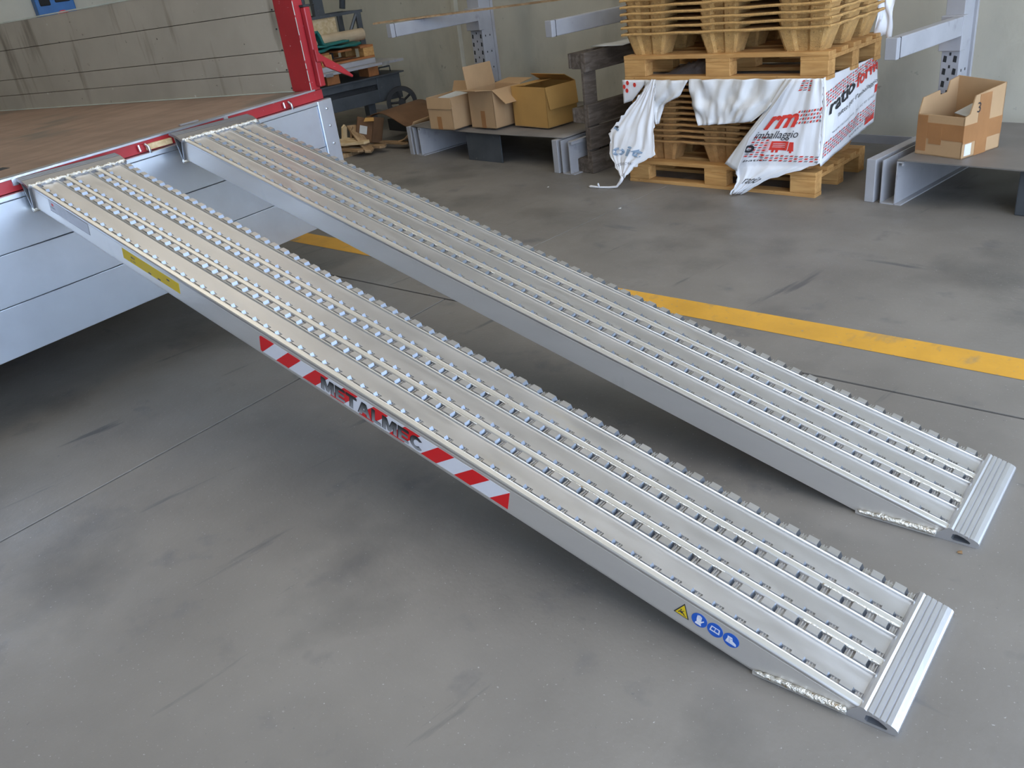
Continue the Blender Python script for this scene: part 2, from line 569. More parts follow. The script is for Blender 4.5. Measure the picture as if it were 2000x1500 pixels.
    for w, a, b in runs:
        nn = int((b-a)/.008)
        pts = [P(lerp(a, b, i/nn), w+rnd.uniform(-.0008, .0008), .0855+rnd.uniform(-.0004, .0006)) for i in range(nn+1)]
        MB().tube(pts, .0026 if a < 0 else .0017, 6, jit=.25).build('weld_seam', 'weld', root, smooth=True)
    # rusty dirt in the grooves between the planks
    for w in (pw+.0205, 2*pw+.0205, .0205):
        mb = MB()
        s = .2 if near else .1
        while s < L-.1:
            l = rnd.uniform(.05, .4)
            if rnd.random() < (.45 if near else .7) and w > .03:
                mb.box(0, 0, 0, 1, 1, 1, T=lambda v: P(lerp(s, s+l, v.x), w+v.y*.0016, .0797+v.z*.0009))
            s += l+rnd.uniform(.05, .3)
        if mb.v:
            mb.build('dirt_streak', 'dirt', root)
    # hook at the top
    HL = CC+L*cos(th)-.0857*sin(th)
    ZL = L*sin(th)+.0857*cos(th)
    hb = CC+L*cos(th)
    zb = L*sin(th)
    a = [(HL-.004, ZL+.001), (HL+.012, ZL+.010), (HL+.030, ZL+.0185)]
    for i in range(4):
        x = HL+.034+i*.011
        z = ZL+.0205+.0025*i
        a += [(x, z), (x+.0078, z+.002), (x+.0082, z-.0012), (x+.0102, z-.0006)]
    a += [(HL+.084, ZL+.029), (HL+.090, ZL+.022), (HL+.086, ZL+.019), (HL+.030, ZL+.008), (HL+.010, ZL-.004), (HL-.003, ZL-.006)]
    MB().prism(a, lambda p, t: T(p[0], p[1], t), -.012, Wd+.006).build('hook_plate', 'alu_hook', root)
    for nm, q in (('end_plate', [(HL-.002, ZL-.004), (HL+.006, ZL-.004), (hb+.008, zb-.008), (hb, zb-.006)]),
                  ('hook_strut', [(HL+.050, ZL+.012), (HL+.058, ZL+.014), (hb+.012, zb-.012), (hb+.004, zb-.010)])):
        MB().prism(q, lambda p, t: T(p[0], p[1], t), -.010, Wd+.004).build(nm, 'alu_hook', root)
    MB().cyl(T(hb+.006, zb-.006, -.012), T(hb+.006, zb-.006, Wd+.006), .009, 12).build('hook_foot', 'weld', root, smooth=True)
    nn = 46
    pts = [T(HL-.003+rnd.uniform(-.004, .004), ZL+.003+rnd.uniform(-.001, .003), lerp(-.008, Wd, i/nn)) for i in range(nn+1)]
    MB().tube(pts, [.0055+rnd.uniform(-.0022, .0028) for _ in pts], 8).build('hook_weld', 'weld', root, smooth=True)
    if near:
        sd = lambda x, y, e=.0012: P(x, .0005-e, y)

        def poly(pts, name, mt, e, par=root, label=None):
            return MB().prism(pts, lambda p, t: P(p[0], .0005-t, p[1]), 0, e).build(name, mt, par, label=label)
        # red and white warning strip
        lo, hi = .0105, .0680
        st = poly([(1.688, lo+.002), (1.682, lo), (.709, lo), (.709, hi), (1.680, hi), (1.688, hi-.006)], 'warning_strip', 'st_white', .0006)
        st['label'] = 'red and white diagonal warning strip with grey capital letters'
        for k in range(-1, 8):
            t0, t1 = 1.5552-.1205*k, 1.4977-.1205*k
            q = [(t0, hi), (t1, hi), (t1+.060, lo), (t0+.060, lo)]
            if k == -1:
                q = [(1.680, hi), (t1, hi), (t1+.060, lo), (1.682, lo), (1.688, lo+.002), (1.688, hi-.006)]
            if k == 7:
                q = [(.709, hi), (.709, lo), (.769, lo)]
            poly(q, 'red_stripe', 'st_red', .0009, st)
        AH = [(0, 0), (.34, 1), (.5, 1), (.5, .74), (.41, .41), (.5, .41), (.5, .21), (.345, .21), (.285, 0)]
        arc = [(.52+.5*cos(rad(d)), .5+.5*sin(rad(d))) for d in range(38, 325, 13)]
        arc += [(.52+.26*cos(rad(d)), .5+.27*sin(rad(d))) for d in range(320, 36, -13)]
        GL = {'M': (1.18, [[(0, 0), (0, 1), (.30, 1), (.5, .42), (.70, 1), (1, 1), (1, 0), (.77, 0), (.77, .62), (.58, .05), (.42, .05), (.23, .62), (.23, 0)]]),
              'E': (.86, [[(0, 0), (0, 1), (1, 1), (1, .79), (.31, .79), (.31, .61), (.92, .61), (.92, .41), (.31, .41), (.31, .21), (1, .21), (1, 0)]]),
              'T': (.92, [[(.35, 0), (.35, .78), (0, .78), (0, 1), (1, 1), (1, .78), (.65, .78), (.65, 0)]]),
              'A': (1.08, [AH, [(1-x, y) for x, y in AH][::-1]]),
              'L': (.80, [[(0, 0), (0, 1), (.32, 1), (.32, .22), (1, .22), (1, 0)]]),
              'C': (1.02, [arc])}
        tot = sum(GL[c][0] for c in 'METALMEC')+.13*7
        uw = .404/tot
        for nm, mt, dx, dy, e in (('letter_shadow', 'ink_black', -.0035, .0012, .0012), ('lettering', 'ink_silver', 0, 0, .0016)):
            mb = MB()
            x = 0
            for c in 'METALMEC':
                for pg in GL[c][1]:
                    mb.add([P(1.408-(x+px*GL[c][0])*uw-dx, .0005-e, .0150+py*.0440+dy) for px, py in pg], [list(range(len(pg)))])
                x += GL[c][0]+.13
            mb.build(nm, mt, st)

        def words(s, x, y, size, par, mt, e, width=None, bold=0):
            vs, fs = text2d(s, size, width, bold)
            mb = MB()
            mb.add([P(x-a, .0005-e, y+b) for a, b in vs], fs)
            return mb.build('lettering', mt, par)
        ys = poly([(2.430, .029), (2.100, .029), (2.100, .068), (2.430, .068)], 'yellow_label', 'st_yellow', .0006, label='yellow printed instruction label')
        words('!', 2.420, .050, .010, ys, 'ink_black', .001)
        words('MAX', 2.378, .049, .011, ys, 'ink_black', .001, bold=.0004)
        words('kg 1400', 2.385, .036, .010, ys, 'ink_black', .001)
        for i in range(5):
            words('- - ----- --- ------ -- ---- ---', 2.33, .060-.0062*i, .007, ys, 'ink_grey', .001, .12)
            words('--- ---- - ------- -- ---', 2.20, .060-.0062*i, .007, ys, 'ink_grey', .001, .07)
        for x, y in ((2.28, .031), (2.225, .031), (2.17, .052)):
            poly([(x, y), (x-.016, y), (x-.016, y+.005), (x, y+.005)], 'printed_mark', 'ink_black', .001, ys)
        words('!', 2.116, .050, .010, ys, 'ink_black', .001)
        gs = poly([(2.912, .033), (2.640, .033), (2.640, .077), (2.912, .077)], 'data_label', 'st_grey', .0006, label='grey printed data label')
        for q in ([(2.912, .033), (2.860, .033), (2.860, .034), (2.912, .034)], [(2.782, .0335), (2.642, .0335), (2.642, .0343), (2.782, .0343)],
                  [(2.782, .0755), (2.642, .0755), (2.642, .0765), (2.782, .0765)], [(2.643, .0335), (2.642, .0335), (2.642, .0765), (2.643, .0765)]):
            poly(q, 'printed_line', 'ink_black', .0009, gs)
        poly([(2.893, .058), (2.880, .058), (2.880, .068), (2.893, .068)], 'printed_mark', 'ink_red', .0009, gs)
        words('METALMEC', 2.905, .047, .009, gs, 'ink_black', .001, .036)
        for i in range(6):
            words('-- --- ------ -- ----- --', 2.852, .068-.006*i, .007, gs, 'ink_black', .001, .06)
        words('----------', 2.775, .068, .010, gs, 'ink_black', .001, .05)
        for i in range(4):
            words('---- - -- ---------- --- ---- -', 2.772, .060-.0065*i, .007, gs, 'ink_grey', .001, .11)
        # warning triangle
        tr = poly([(.2275, .0270), (.1885, .0270), (.2080, .0672)], 'warning_triangle', 'ink_black', .0006, label='yellow triangular warning sticker')
        poly([(.2235, .0292), (.1925, .0292), (.2080, .0620)], 'yellow_field', 'st_yellow', .0009, tr)
        mb = MB()
        for q in ([(.2145, .0450), (.2115, .0475), (.2095, .0455), (.2125, .0430)], [(.2155, .0380), (.2120, .0425), (.2050, .0375), (.2085, .0345)],
                  [(.2100, .0400), (.2080, .0415), (.2005, .0340), (.2025, .0325)], [(.2175, .0340), (.2155, .0385), (.2135, .0380), (.2155, .0330)],
                  [(.2050, .0460), (.2090, .0420), (.2075, .0410), (.2035, .0450)], [(.2020, .0315), (.2020, .0330), (.1965, .0330), (.1965, .0315)]):
            mb.prism(q, lambda p, t: P(p[0], .0005-t, p[1]), .0009, .0012)
        mb.build('pictogram', 'ink_black', tr)

        def disc(cs, label):
            return poly([(cs-.0190*cos(2*pi*i/32), .0465+.0195*sin(2*pi*i/32)) for i in range(32)], 'round_sticker', 'st_blue', .0006, label=label)

        def picto(cs, par, qs, mt='st_white', e0=.0006, e1=.0010):
            mb = MB()
            for q in qs:
                mb.prism([(cs-x*.001, .0465+y*.001) for x, y in q], lambda p, t: P(p[0], .0005-t, p[1]), e0, e1)
            mb.build('pictogram', mt, par)
        d = disc(.1665, 'round blue sticker with a white glove')
        picto(.1665, d, [[(-7, 3), (-7, 12), (-4.6, 13), (-4.4, 3)], [(-4, 3), (-4, 14), (-1.6, 14.5), (-1.4, 3)], [(-1, 3), (-1, 14.5), (1.4, 14), (1.6, 3)],
                         [(2, 3), (2, 12.5), (4.2, 12), (4.6, 3)], [(-7, 3.2), (4.6, 3.2), (4.6, -1), (10, 4.5), (11.5, 3), (5, -7), (-5, -7)],
                         [(-7, -8), (6, -8), (7.5, -14), (-8, -14)]])
        d = disc(.1275, 'round blue sticker with a white open book')
        picto(.1275, d, [[(-12, -7), (12, -7), (10.5, 8), (-10.5, 8)]])
        picto(.1275, d, [[(-9, -3), (-.8, -3), (-.8, 6), (-8, 6)], [(.8, -3), (9, -3), (8, 6), (.8, 6)]], 'st_blue', .0010, .0012)
        d = disc(.0885, 'round blue sticker with a white safety shoe')
        picto(.0885, d, [[(-11, -10), (14, -10), (14, -8), (-11, -8)], [(-11, -7), (14, -7), (12.5, -3.5), (4, 0), (1, 9), (-10, 9), (-9, 3)]])
        picto(.0885, d, [[(-3, -6), (-2, -6), (-5, 6), (-6, 6)], [(2, 4), (-2, 3), (-2, 4), (1.8, 5)]], 'st_blue', .0010, .0012)
    return root


build_ramp((.46207, 2.12182), .15176, 3.0325, .3815, .26718,
           'near aluminium loading ramp with red and white warning strip on its side', True)
build_ramp((.46207-.11039, 2.12182+.64664), .14892, 3.0385, .3815, .27282,
           'far aluminium loading ramp with plain side and no stickers', False)

# ------------------------------------------------------------------ truck
TY = .24
truck = thing('truck', 'flatbed truck body with red frame, brown plywood floor and dropped aluminium side', 'truck', (-2.765, 1.63, 0), (0, 0, TY))


def bz(x, y):
    return .919+.0155*y+.021*x


X0, Y0, Y1 = -4.3, -1.6, 1.60


def slabz(name, mt, x0, x1, y0, y1, d0, d1, **k):
    vs = [Vector((x, y, bz(x, y)+d)) for d in (d0, d1) for y in (y0, y1) for x in (x0, x1)]
    return MB().add(vs, [(0, 2, 3, 1), (4, 5, 7, 6), (0, 1, 5, 4), (2, 6, 7, 3), (0, 4, 6, 2), (1, 3, 7, 5)]).build(name, mt, truck, **k)


slabz('bed_floor', 'bed_wood', X0, -.045, Y0, Y1-.02, -.05, -.002)
slabz('edge_strip', 'latch', -.045, .004, Y0, Y1-.03, -.006, .002)
slabz('bed_frame', 'truck_red', -.05, 0, Y0, Y1+.02, -.052, -.006, bevel=.002)
slabz('cross_beam', 'truck_red', X0, -.05, Y1-.02, Y1+.03, -.14, -.004)
for y in (-1.2, -.4, .4, 1.2):
    slabz('cross_member', 'steel_dark', X0, -.08, y-.03, y+.03, -.16, -.051)
for x in (-1.7, -2.6):
    MB().box(x-.04, Y0, .56, x+.04, Y1, .765).build('chassis_rail', 'steel_dark', truck)
MB().box(-3.6, .12, .32, -.75, .22, .42).build('axle', 'steel_dark', truck)
for x in (-3.55, -.95):
    w = MB().cyl((x-.12, .17, .40), (x+.12, .17, .40), .40, 32).build('tyre', 'black', truck, smooth=False, bevel=.02)
    MB().cyl((x-.124, .17, .40), (x+.124, .17, .40), .22, 24).build('rim', 'steel_dark', w)
MB().box(-1.74, .1, .41, -1.66, .24, .57).build('spring', 'steel_dark', truck)
MB().box(-2.64, .1, .41, -2.56, .24, .57).build('spring', 'steel_dark', truck)
# joints in the red frame, latches
for y in (-.02, .99):
    MB().box(-.01, y-.012, bz(0, y)-.03, .006, y+.012, bz(0, y)-.004).build('weld_tab', 'latch', truck)
for y in (.545, 1.37):
    z = bz(0, y)-.028
    l = MB().box(0, y-.035, z-.016, .008, y+.030, z+.010).build('latch', 'truck_red', truck, bevel=.003)
    MB().tube([(.010, y-.030, z+.012), (.014, y-.030, z-.014)], .005, 8).build('latch_pin', 'latch', l)
    MB().tube([(.012, y, z+.010), (.026, y+.004, z-.002), (.028, y+.008, z-.026), (.020, y+.010, z-.036)], .0062, 8).build('latch_hook', 'latch', l, smooth=True)
MB().box(-.34, .0, 0, -.28, .11, .002).build('recess_cover', 'hole', truck, loc=(0, 0, bz(-.3, 0)-.001))
MB().box(-.09, .80, 0, -.075, .90, .006).build('lashing_ring', 'latch', truck, loc=(0, 0, bz(-.1, .85)))
# dropped side
zt = lambda y: bz(0, y)-.053
SY0, SY1 = -1.6, 1.64
def sidebit(name, mt, x0, x1, y0, y1, za, zb, **k):
    vs = []
    for z in (za, zb):
        for y in (y0, y1):
            for x in (x0, x1):
                vs.append(Vector((x, y, z(y) if callable(z) else z)))
    return MB().add(vs, [(0, 2, 3, 1), (4, 5, 7, 6), (0, 1, 5, 4), (2, 6, 7, 3), (0, 4, 6, 2), (1, 3, 7, 5)]).build(name, mt, truck, **k)


sidebit('side_top_rail', 'truck_alu', .004, .030, SY0, SY1, lambda y: zt(y)-.020, zt, bevel=.003)
sidebit('side_board', 'truck_alu', .006, .026, SY0, SY1-.10, .665, lambda y: zt(y)-.022, bevel=.002)
sidebit('side_board', 'truck_alu', .006, .026, SY0, SY1-.10, .4735, .6625, bevel=.002)
sidebit('side_board', 'truck_alu', .006, .026, SY0, SY1-.10, .279, .471, bevel=.002)
sidebit('side_backing', 'steel_dark', .004, .010, SY0, SY1-.02, .30, .85)
pst = sidebit('side_end_post', 'truck_alu', .004, .033, SY1-.098, SY1, .279, lambda y: zt(y)-.001, bevel=.003)
for z in (.845, .76, .67, .58, .48, .38, .32):
    MB().cyl((.032, SY1-.045, z), (.0365, SY1-.045, z), .006, 12).build('rivet', 'latch', pst, smooth=True)
# end wall of boards at the far end of the bed
edges = [.0, .098, .2, .385, .5475]
for a, b in zip(edges, edges[1:]):
    xa, xb = X0, -.12
    vs = [Vector((x, y, bz(x, 1.56)+(a if i else b)+(.0015 if i else -.0015))) for i in (1, 0) for y in (Y1-.045, Y1-.015) for x in (xa, xb)]
    MB().add(vs, [(0, 2, 3, 1), (4, 5, 7, 6), (0, 1, 5, 4), (2, 6, 7, 3), (0, 4, 6, 2), (1, 3, 7, 5)]).build('end_board', 'board', truck, bevel=.0015)
vs = [Vector((x, y, bz(x, 1.56)+d)) for d in (.0, .545) for y in (Y1-.020, Y1-.008) for x in (X0, -.12)]
MB().add(vs, [(0, 2, 3, 1), (4, 5, 7, 6), (0, 1, 5, 4), (2, 6, 7, 3), (0, 4, 6, 2), (1, 3, 7, 5)]).build('end_backing', 'black', truck)
for nm, d0, d1, dy, mt in (('end_top_rail', .549, .556, -.048, 'edge_pale'), ('end_foot_strip', -.001, .004, -.052, 'edge_pale')):
    vs = [Vector((x, y, bz(x, 1.56)+d)) for d in (d0, d1) for y in (Y1+dy, Y1-.02) for x in (X0, -.125)]
    MB().add(vs, [(0, 2, 3, 1), (4, 5, 7, 6), (0, 1, 5, 4), (2, 6, 7, 3), (0, 4, 6, 2), (1, 3, 7, 5)]).build(nm, mt, truck)
for x in (-.15, -.16, -.17):
    pass
mb = MB()
for k, (x, z) in enumerate(((-.145, .015), (-.152, .105), (-.152, .20), (-.158, .30), (-.16, .39))):
    mb.cyl((x, Y1-.046, bz(0, 1.56)+z), (x, Y1-.050, bz(0, 1.56)+z), .004, 8)
mb.build('board_screw', 'hole', truck)
zc = bz(0, 1.56)
post = MB().box(-.138, Y1-.052, zc-.004, 0, Y1+.012, zc+.95).build('corner_post', 'truck_red', truck, bevel=.003)
mb = MB()
_z = 0.0
_rr = random.Random(4)
while _z < .93:
    h = _rr.uniform(.02, .10)
    mb.box(-.0015, Y1-.0530, zc+_z, .0012, Y1-.050, zc+_z+h)
    _z += h+_rr.uniform(.004, .03)
mb.build('post_edge', 'edge_pale', post, label='paint-chipped pale edge')
MB().box(.002, Y1-.012, zc+.01, .030, Y1+.028, zc+.385).build('hinge_bar', 'truck_red', post, bevel=.006)
MB().box(.002, Y1-.014, zc+.385, .030, Y1+.030, zc+.395).build('bar_cap', 'black', post)
mb = MB()
mb.prism([(-.012, .190), (-.010, .130), (.030, .125), (.040, .100), (.135, .055), (.215, .018), (.222, .028), (.140, .092), (.040, .150)],
         lambda p, t: Vector((t, Y1+p[0], zc+p[1])), .030, .044)
mb.build('lever', 'truck_red', post, bevel=.003)
# timber wedge in the gap over the side
tag(MB().box(-.008, -.01, -.010, .014, .12, .014).build('timber_wedge', 'wood_pale', None, bevel=.002, loc=(-2.895, 2.172, .893), rot=(0, 0, TY)),
    'pale timber wedge between red truck frame and far ramp', 'wood')

# ------------------------------------------------------------------ cantilever racks


def rack(x, label, arm_y, arm_z, right=True, ua=.08):
    r = thing('cantilever_rack', label, 'rack', (x, 0, 0), group='grey cantilever racks on the back wall')
    # upright: channel with slots in its front face
    u = MB().box(-ua, 5.97, 0, .02, 6.13, 2.6).build('upright', 'steel_grey', r, bevel=.004)
    MB().box(.02, 6.09, 0, .034, 6.115, 2.6).build('edge_rib', 'steel_grey', u)
    mb = MB()
    z = .30
    i = 0
    while z < 1.6:
        if not (arm_z-.14 < z < arm_z+.11):
            for xx in (-ua+.022, -.004):
                mb.prism([(xx-.010, z-.014), (xx+.008, z-.018), (xx+.010, z+.014), (xx-.006, z+.018)], lambda p, t: Vector((p[0], t, p[1])), 5.9685, 5.971)
            xm = (-ua+.022-.004)/2
            mb.prism([(xm-.005, z+.018), (xm+.005, z+.018), (xm+.005, z+.034), (xm-.005, z+.034)], lambda p, t: Vector((p[0], t, p[1])), 5.9685, 5.971)
            if i % 2 == 0:
                for yy in (6.0, 6.05):
                    mb.box(.0195, yy, z-.006, .0208, yy+.010, z+.008)
        z += .066
        i += 1
    mb.build('slots', 'hole', u, kind='stuff')
    a = MB().box(-.025, arm_y, arm_z-.05, .030, 5.97, arm_z+.05).build('arm', 'steel_grey', r, bevel=.006)
    MB().box(-.027, arm_y-.004, arm_z-.051, .032, arm_y+.030, arm_z+.051).build('end_cap', 'steel_grey', a, bevel=.003)
    MB().box(-.029, arm_y+.036, arm_z-.0505, .0315, arm_y+.040, arm_z+.0505).build('end_groove', 'hole', a)
    MB().box(-ua-.006, 5.935, arm_z-.125, .034, 5.99, arm_z+.055).build('arm_bracket', 'steel_grey', r, bevel=.004)
    # base: box section, gap, open channel
    y0 = 5.12 if not right else 5.30
    MB().box(-.130, y0, 0, -.078, 6.30, .232).build('base_beam', 'steel_grey', r, bevel=.003)
    mb = MB()
    mb.box(-.042, y0, 0, -.036, 6.3, .232).box(.034, y0, 0, .040, 6.3, .232).box(-.040, y0, 0, .038, 6.3, .006)
    mb.box(.040, y0, 0, .072, 6.3, .007).box(.040, y0, .224, .068, 6.3, .232).box(.060, y0, .210, .068, 6.3, .226).box(-.078, y0+.10, .10, -.040, 6.3, .12)
    mb.box(-.036, 6.1, 0, .034, 6.3, .2)
    mb.build('base_channel', 'steel_grey', r)
    return r


rack(-1.135, 'cantilever rack at right behind the single cardboard box', 5.20, .80)
rack(-3.37, 'cantilever rack in the middle, mostly hidden by pallet stack', 5.07, .968, False)
rack(-5.145, 'cantilever rack at left behind the three cardboard boxes', 5.03, 1.005, False, .135)
# plank on the left arm
o = MB().grid(lambda u, v: Vector((lerp(-5.36, -4.10, u)-.05*v, lerp(5.03, 6.24, u)+.08*v, 1.064+.02*v*0)), 8, 1).build('long_strip', 'wood_scrap', solid=.012)
tag(o, 'long thin wooden strip resting on the left rack arm', 'board')

# steel sheets
o = MB().grid(lambda u, v: Vector((lerp(-5.20, -3.42, u), lerp(5.12, 6.28, v)+.05*u, .240-.012*sin(pi*u)*(1-v))), 16, 4).build('steel_sheet', 'sheet', solid=.006, smooth=True)
tag(o, 'steel sheet spanning the rack bases under the three boxes', 'metal sheet')
o = MB().grid(lambda u, v: Vector((lerp(-1.10, .95, u), lerp(5.30, 6.26, v)-.02*u, .238)), 10, 4).build('steel_sheet', 'sheet', solid=.006)
tag(o, 'steel sheet on the right rack base under single box', 'metal sheet')
tag(MB().box(0, 0, 0, .39, .012, .226).build('support_plate', 'steel_dark', loc=(-4.53, 5.17, 0), rot=(0, 0, .04)),
    'dark steel plate propping up the left steel sheet', 'metal plate')
tag(MB().box(0, 0, 0, .40, .30, .232).build('support_block', 'steel_dark', loc=(-.53, 5.36, 0), rot=(0, 0, .0), bevel=.006),
    'dark support block under right steel sheet at frame edge', 'block')

# ------------------------------------------------------------------ cardboard boxes


def carton(loc, rotz, sx, sy, sz, label, mt='card', flaps=(), tapes=(), inner=None, cut=None):
    """origin = front right bottom corner; box spans -sx..0 and 0..sy"""
    t = .006
    r = thing('cardboard_box', label, 'box', loc, (0, 0, rotz), 'cardboard boxes')
    z1 = [sz, sz, sz, sz] if cut is None else cut
    MB().box(-sx, 0, 0, 0, sy, .005).build('bottom_panel', 'card_in', r)
    specs = [(-sx, 0, 0, t), (-t, 0, 0, sy), (-sx, sy-t, 0, sy), (-sx, 0, -sx+t, sy)]
    for i, (xa, ya, xb, yb) in enumerate(specs):
        h = z1[i]
        if isinstance(h, (int, float)):
            MB().box(xa, ya, .0, xb, yb, h).build('side_panel', mt, r, bevel=.0015)
        else:
            # jagged top: list of (fraction, height)
            along = 'x' if i in (0, 2) else 'y'
            poly = []
            a0, a1 = (xa, xb) if along == 'x' else (ya, yb)
            poly = [(a0, 0), (a1, 0)]+[(lerp(a0, a1, f), hh) for f, hh in reversed(h)]
            if along == 'x':
                MB().prism(poly, lambda p, q: Vector((p[0], q, p[1])), ya, yb).build('side_panel', mt, r)
            else:
                MB().prism(poly, lambda p, q: Vector((q, p[0], p[1])), xa, xb).build('side_panel', mt, r)
    for side, ln, ang, m0, m1 in flaps:
        # side 0 front 1 right 2 back 3 left; ang: degrees from straight up, outward positive
        a = rad(ang)
        mb = MB()
        h = sz
        def F(s, d):
            o = sin(a)*d
            z = h+cos(a)*d
            if side == 0:
                return Vector((lerp(-sx, 0, s), -o, z))
            if side == 1:
                return Vector((o, lerp(0, sy, s), z))
            if side == 2:
                return Vector((lerp(-sx, 0, s), sy+o, z))
            return Vector((-sx-o, lerp(0, sy, s), z))
        mb.add([F(0, 0), F(1, 0), F(1-m1, ln), F(m0, ln)], [(0, 1, 2, 3)])
        mb.build('flap', mt if ang > 60 else 'card_in' if False else mt, r, solid=.004)
    for x0, y0, z0, x1, y1, zz in tapes:
        MB().box(x0, y0, z0, x1, y1, zz).build('tape', 'tape', r)
    if inner:
        MB().add([Vector(v) for v in inner], [(0, 1, 2, 3)]).build('packing_sheet', 'paper', r, solid=.004)
    return r


SZ = .247
carton((-4.578, 5.100, SZ), .10, .275, .30, .245, 'left cardboard box with open top on steel sheet', flaps=[(0, .085, 176, .01, .01), (1, .07, 178, .02, .02), (2, .08, 20, .03, .03)],
       tapes=[(-.274, -.0015, .175, -.002, .0005, .228), (-.0005, .02, .175, .0015, .28, .215), (-.18, -.0012, .0, -.13, .0004, .10)],
       inner=[(-.20, .06, .235), (-.02, .05, .215), (-.02, .25, .235), (-.16, .24, .255)])
carton((-4.222, 5.236, SZ), .03, .285, .30, .285, 'middle cardboard box with tall raised back flap', flaps=[(3, .17, 8, .0, .02), (0, .14, 82, .0, .12), (1, .16, 128, .04, .04), (2, .15, 84, .02, .02)],
       tapes=[(-.16, -.0012, .0, -.11, .0004, .13)])
carton((-3.762, 5.355, SZ), -.03, .385, .31, .292, 'orange-brown cardboard box at right of the three', 'card_y', flaps=[(1, .16, 170, .02, .04), (2, .12, -60, .02, .0), (3, .15, -86, .03, .03)],
       cut=None)
r = carton((-.822, 5.392, .242), -.22, .265, .30, .215, 'torn cardboard box with brown tape on right steel sheet', 'card', flaps=[],
           tapes=[(-.264, -.0015, .085, .001, .0005, .165), (-.262, -.002, .02, -.205, .0003, .20), (-.0005, .10, .0, .0016, .19, .30), (-.0005, .0, .075, .0017, .298, .165),
                  (-.19, -.0025, .06, -.12, .0004, .15)],
           cut=[.205, [(0, .205), (.12, .215), (.22, .30), (1, .325)], [(0, .345), (1, .325)], [(0, .205), (.08, .28), (.50, .295), (.52, .27), (.70, .275), (.75, .33), (1, .345)]],
           inner=[(-.13, .10, .20), (-.04, .08, .19), (-.03, .2, .22), (-.12, .22, .225)])
vs, fs = text2d('3', .07)
mb = MB()
mb.add([Vector((.0022, .085+x, .215+y)) for x, y in vs], fs)
mb.build('marking', 'ink_black', r)
MB().box(-.0005, .02, .012, .0018, .07, .07).build('paper_label', 'st_white', r)

# ------------------------------------------------------------------ pallets
PYAW = .08
PO = Vector((-2.812, 5.150, 0))
STK = dict(rot=(0, 0, PYAW))


def euro(loc, rotz, Lx, Ly, label, cat='pallet', mt='wood', group=None, skew=None):
    r = thing('wooden_pallet', label, cat, loc, (0, 0, rotz), group)
    rr = random.Random(int(loc[2]*100)+3)
    bw = .145*Lx/1.2
    cw = .10*Ly/.8
    ys = [0, .175, .345, .535, .70]
    wd = [.100, .100, .115, .100, .100]
    for y, w in zip(ys, wd):
        y *= Ly/.8
        MB().box(0, y, .122+rr.uniform(-.001, .001), Lx+rr.uniform(-.004, .004), y+w*Ly/.8, .144).build('deck_board', mt, r, bevel=.002)
    for x in (0, (Lx-bw)/2, Lx-bw):
        MB().box(x, .002, .100, x+bw, Ly-.002, .1215).build('stringer_board', mt, r, bevel=.002)
        for y in (0, (Ly-cw)/2, Ly-cw):
            MB().box(x+.001, y+.001, .022, x+bw-.001, y+cw-.001, .0995).build('block', mt, r, bevel=.003)
    for y in (0, (Ly-cw)/2, Ly-cw):
        MB().box(0, y, 0, Lx, y+cw, .0215).build('bottom_board', mt, r, bevel=.002)
    return r


euro(PO, PYAW, 1.285, .66, 'clean wooden pallet on the floor under the film-wrapped stack')
PT = Vector((-2.808, 5.150, .640))
euro(PT, PYAW, 1.325, .68, 'wooden pallet in mid stack, lying on top of the white film')


def foot_poly(w, d):
    q = []
    for sgn in (1, -1):
        pts = [(-.5, -.42), (-.44, -.5), (-.22, -.5), (-.14, -.40), (.10, -.40), (.18, -.5), (.44, -.5), (.5, -.42)]
        q += [(sgn*x, sgn*y) for x, y in pts]
    return [(x*w, y*d) for x, y in q]


def press_meshes(mt, Lx, Ly, fh):
    """deck with nine openings, and a hollow flared foot"""
    fw, fd = .285, .165
    xs = [.16, Lx/2, Lx-.16]
    fws = [fw, .25, fw]
    ys = [.10, Ly/2, Ly-.10]
    mb = MB()
    xe = [0]
    for x, w in zip(xs, fws):
        xe += [x-w/2, x+w/2]
    xe.append(Lx)
    ye = [0]
    for y in ys:
        ye += [y-fd/2, y+fd/2]
    ye.append(Ly)
    for i in range(7):
        for j in range(7):
            if i % 2 and j % 2:
                continue
            mb.box(xe[i], ye[j], 0, xe[i+1], ye[j+1], .012)
    # rolled rim
    pts = [(0, 0), (Lx, 0), (Lx, Ly), (0, Ly)]
    for k in range(4):
        a, b = pts[k], pts[(k+1) % 4]
        n = 14
        mb.tube([(lerp(a[0], b[0], i/n), lerp(a[1], b[1], i/n), .006+.0025*sin(i*1.9+k)) for i in range(n+1)], .008, 6)
    feet = []
    for w in fws[:2]:
        f = MB()
        t, b = foot_poly(w, fd), foot_poly(w*.74, fd*.66)
        n = len(t)
        vs = [Vector((p[0], p[1], .004)) for p in t]+[Vector((p[0], p[1], -fh)) for p in b]
        f.add(vs, [(i, (i+1) % n, (i+1) % n+n, i+n) for i in range(n)]+[[i+n for i in range(n)]])
        feet.append(f)
    return mb, feet, [(x, y, 0 if xi != 1 else 1) for xi, x in enumerate(xs) for y in ys]


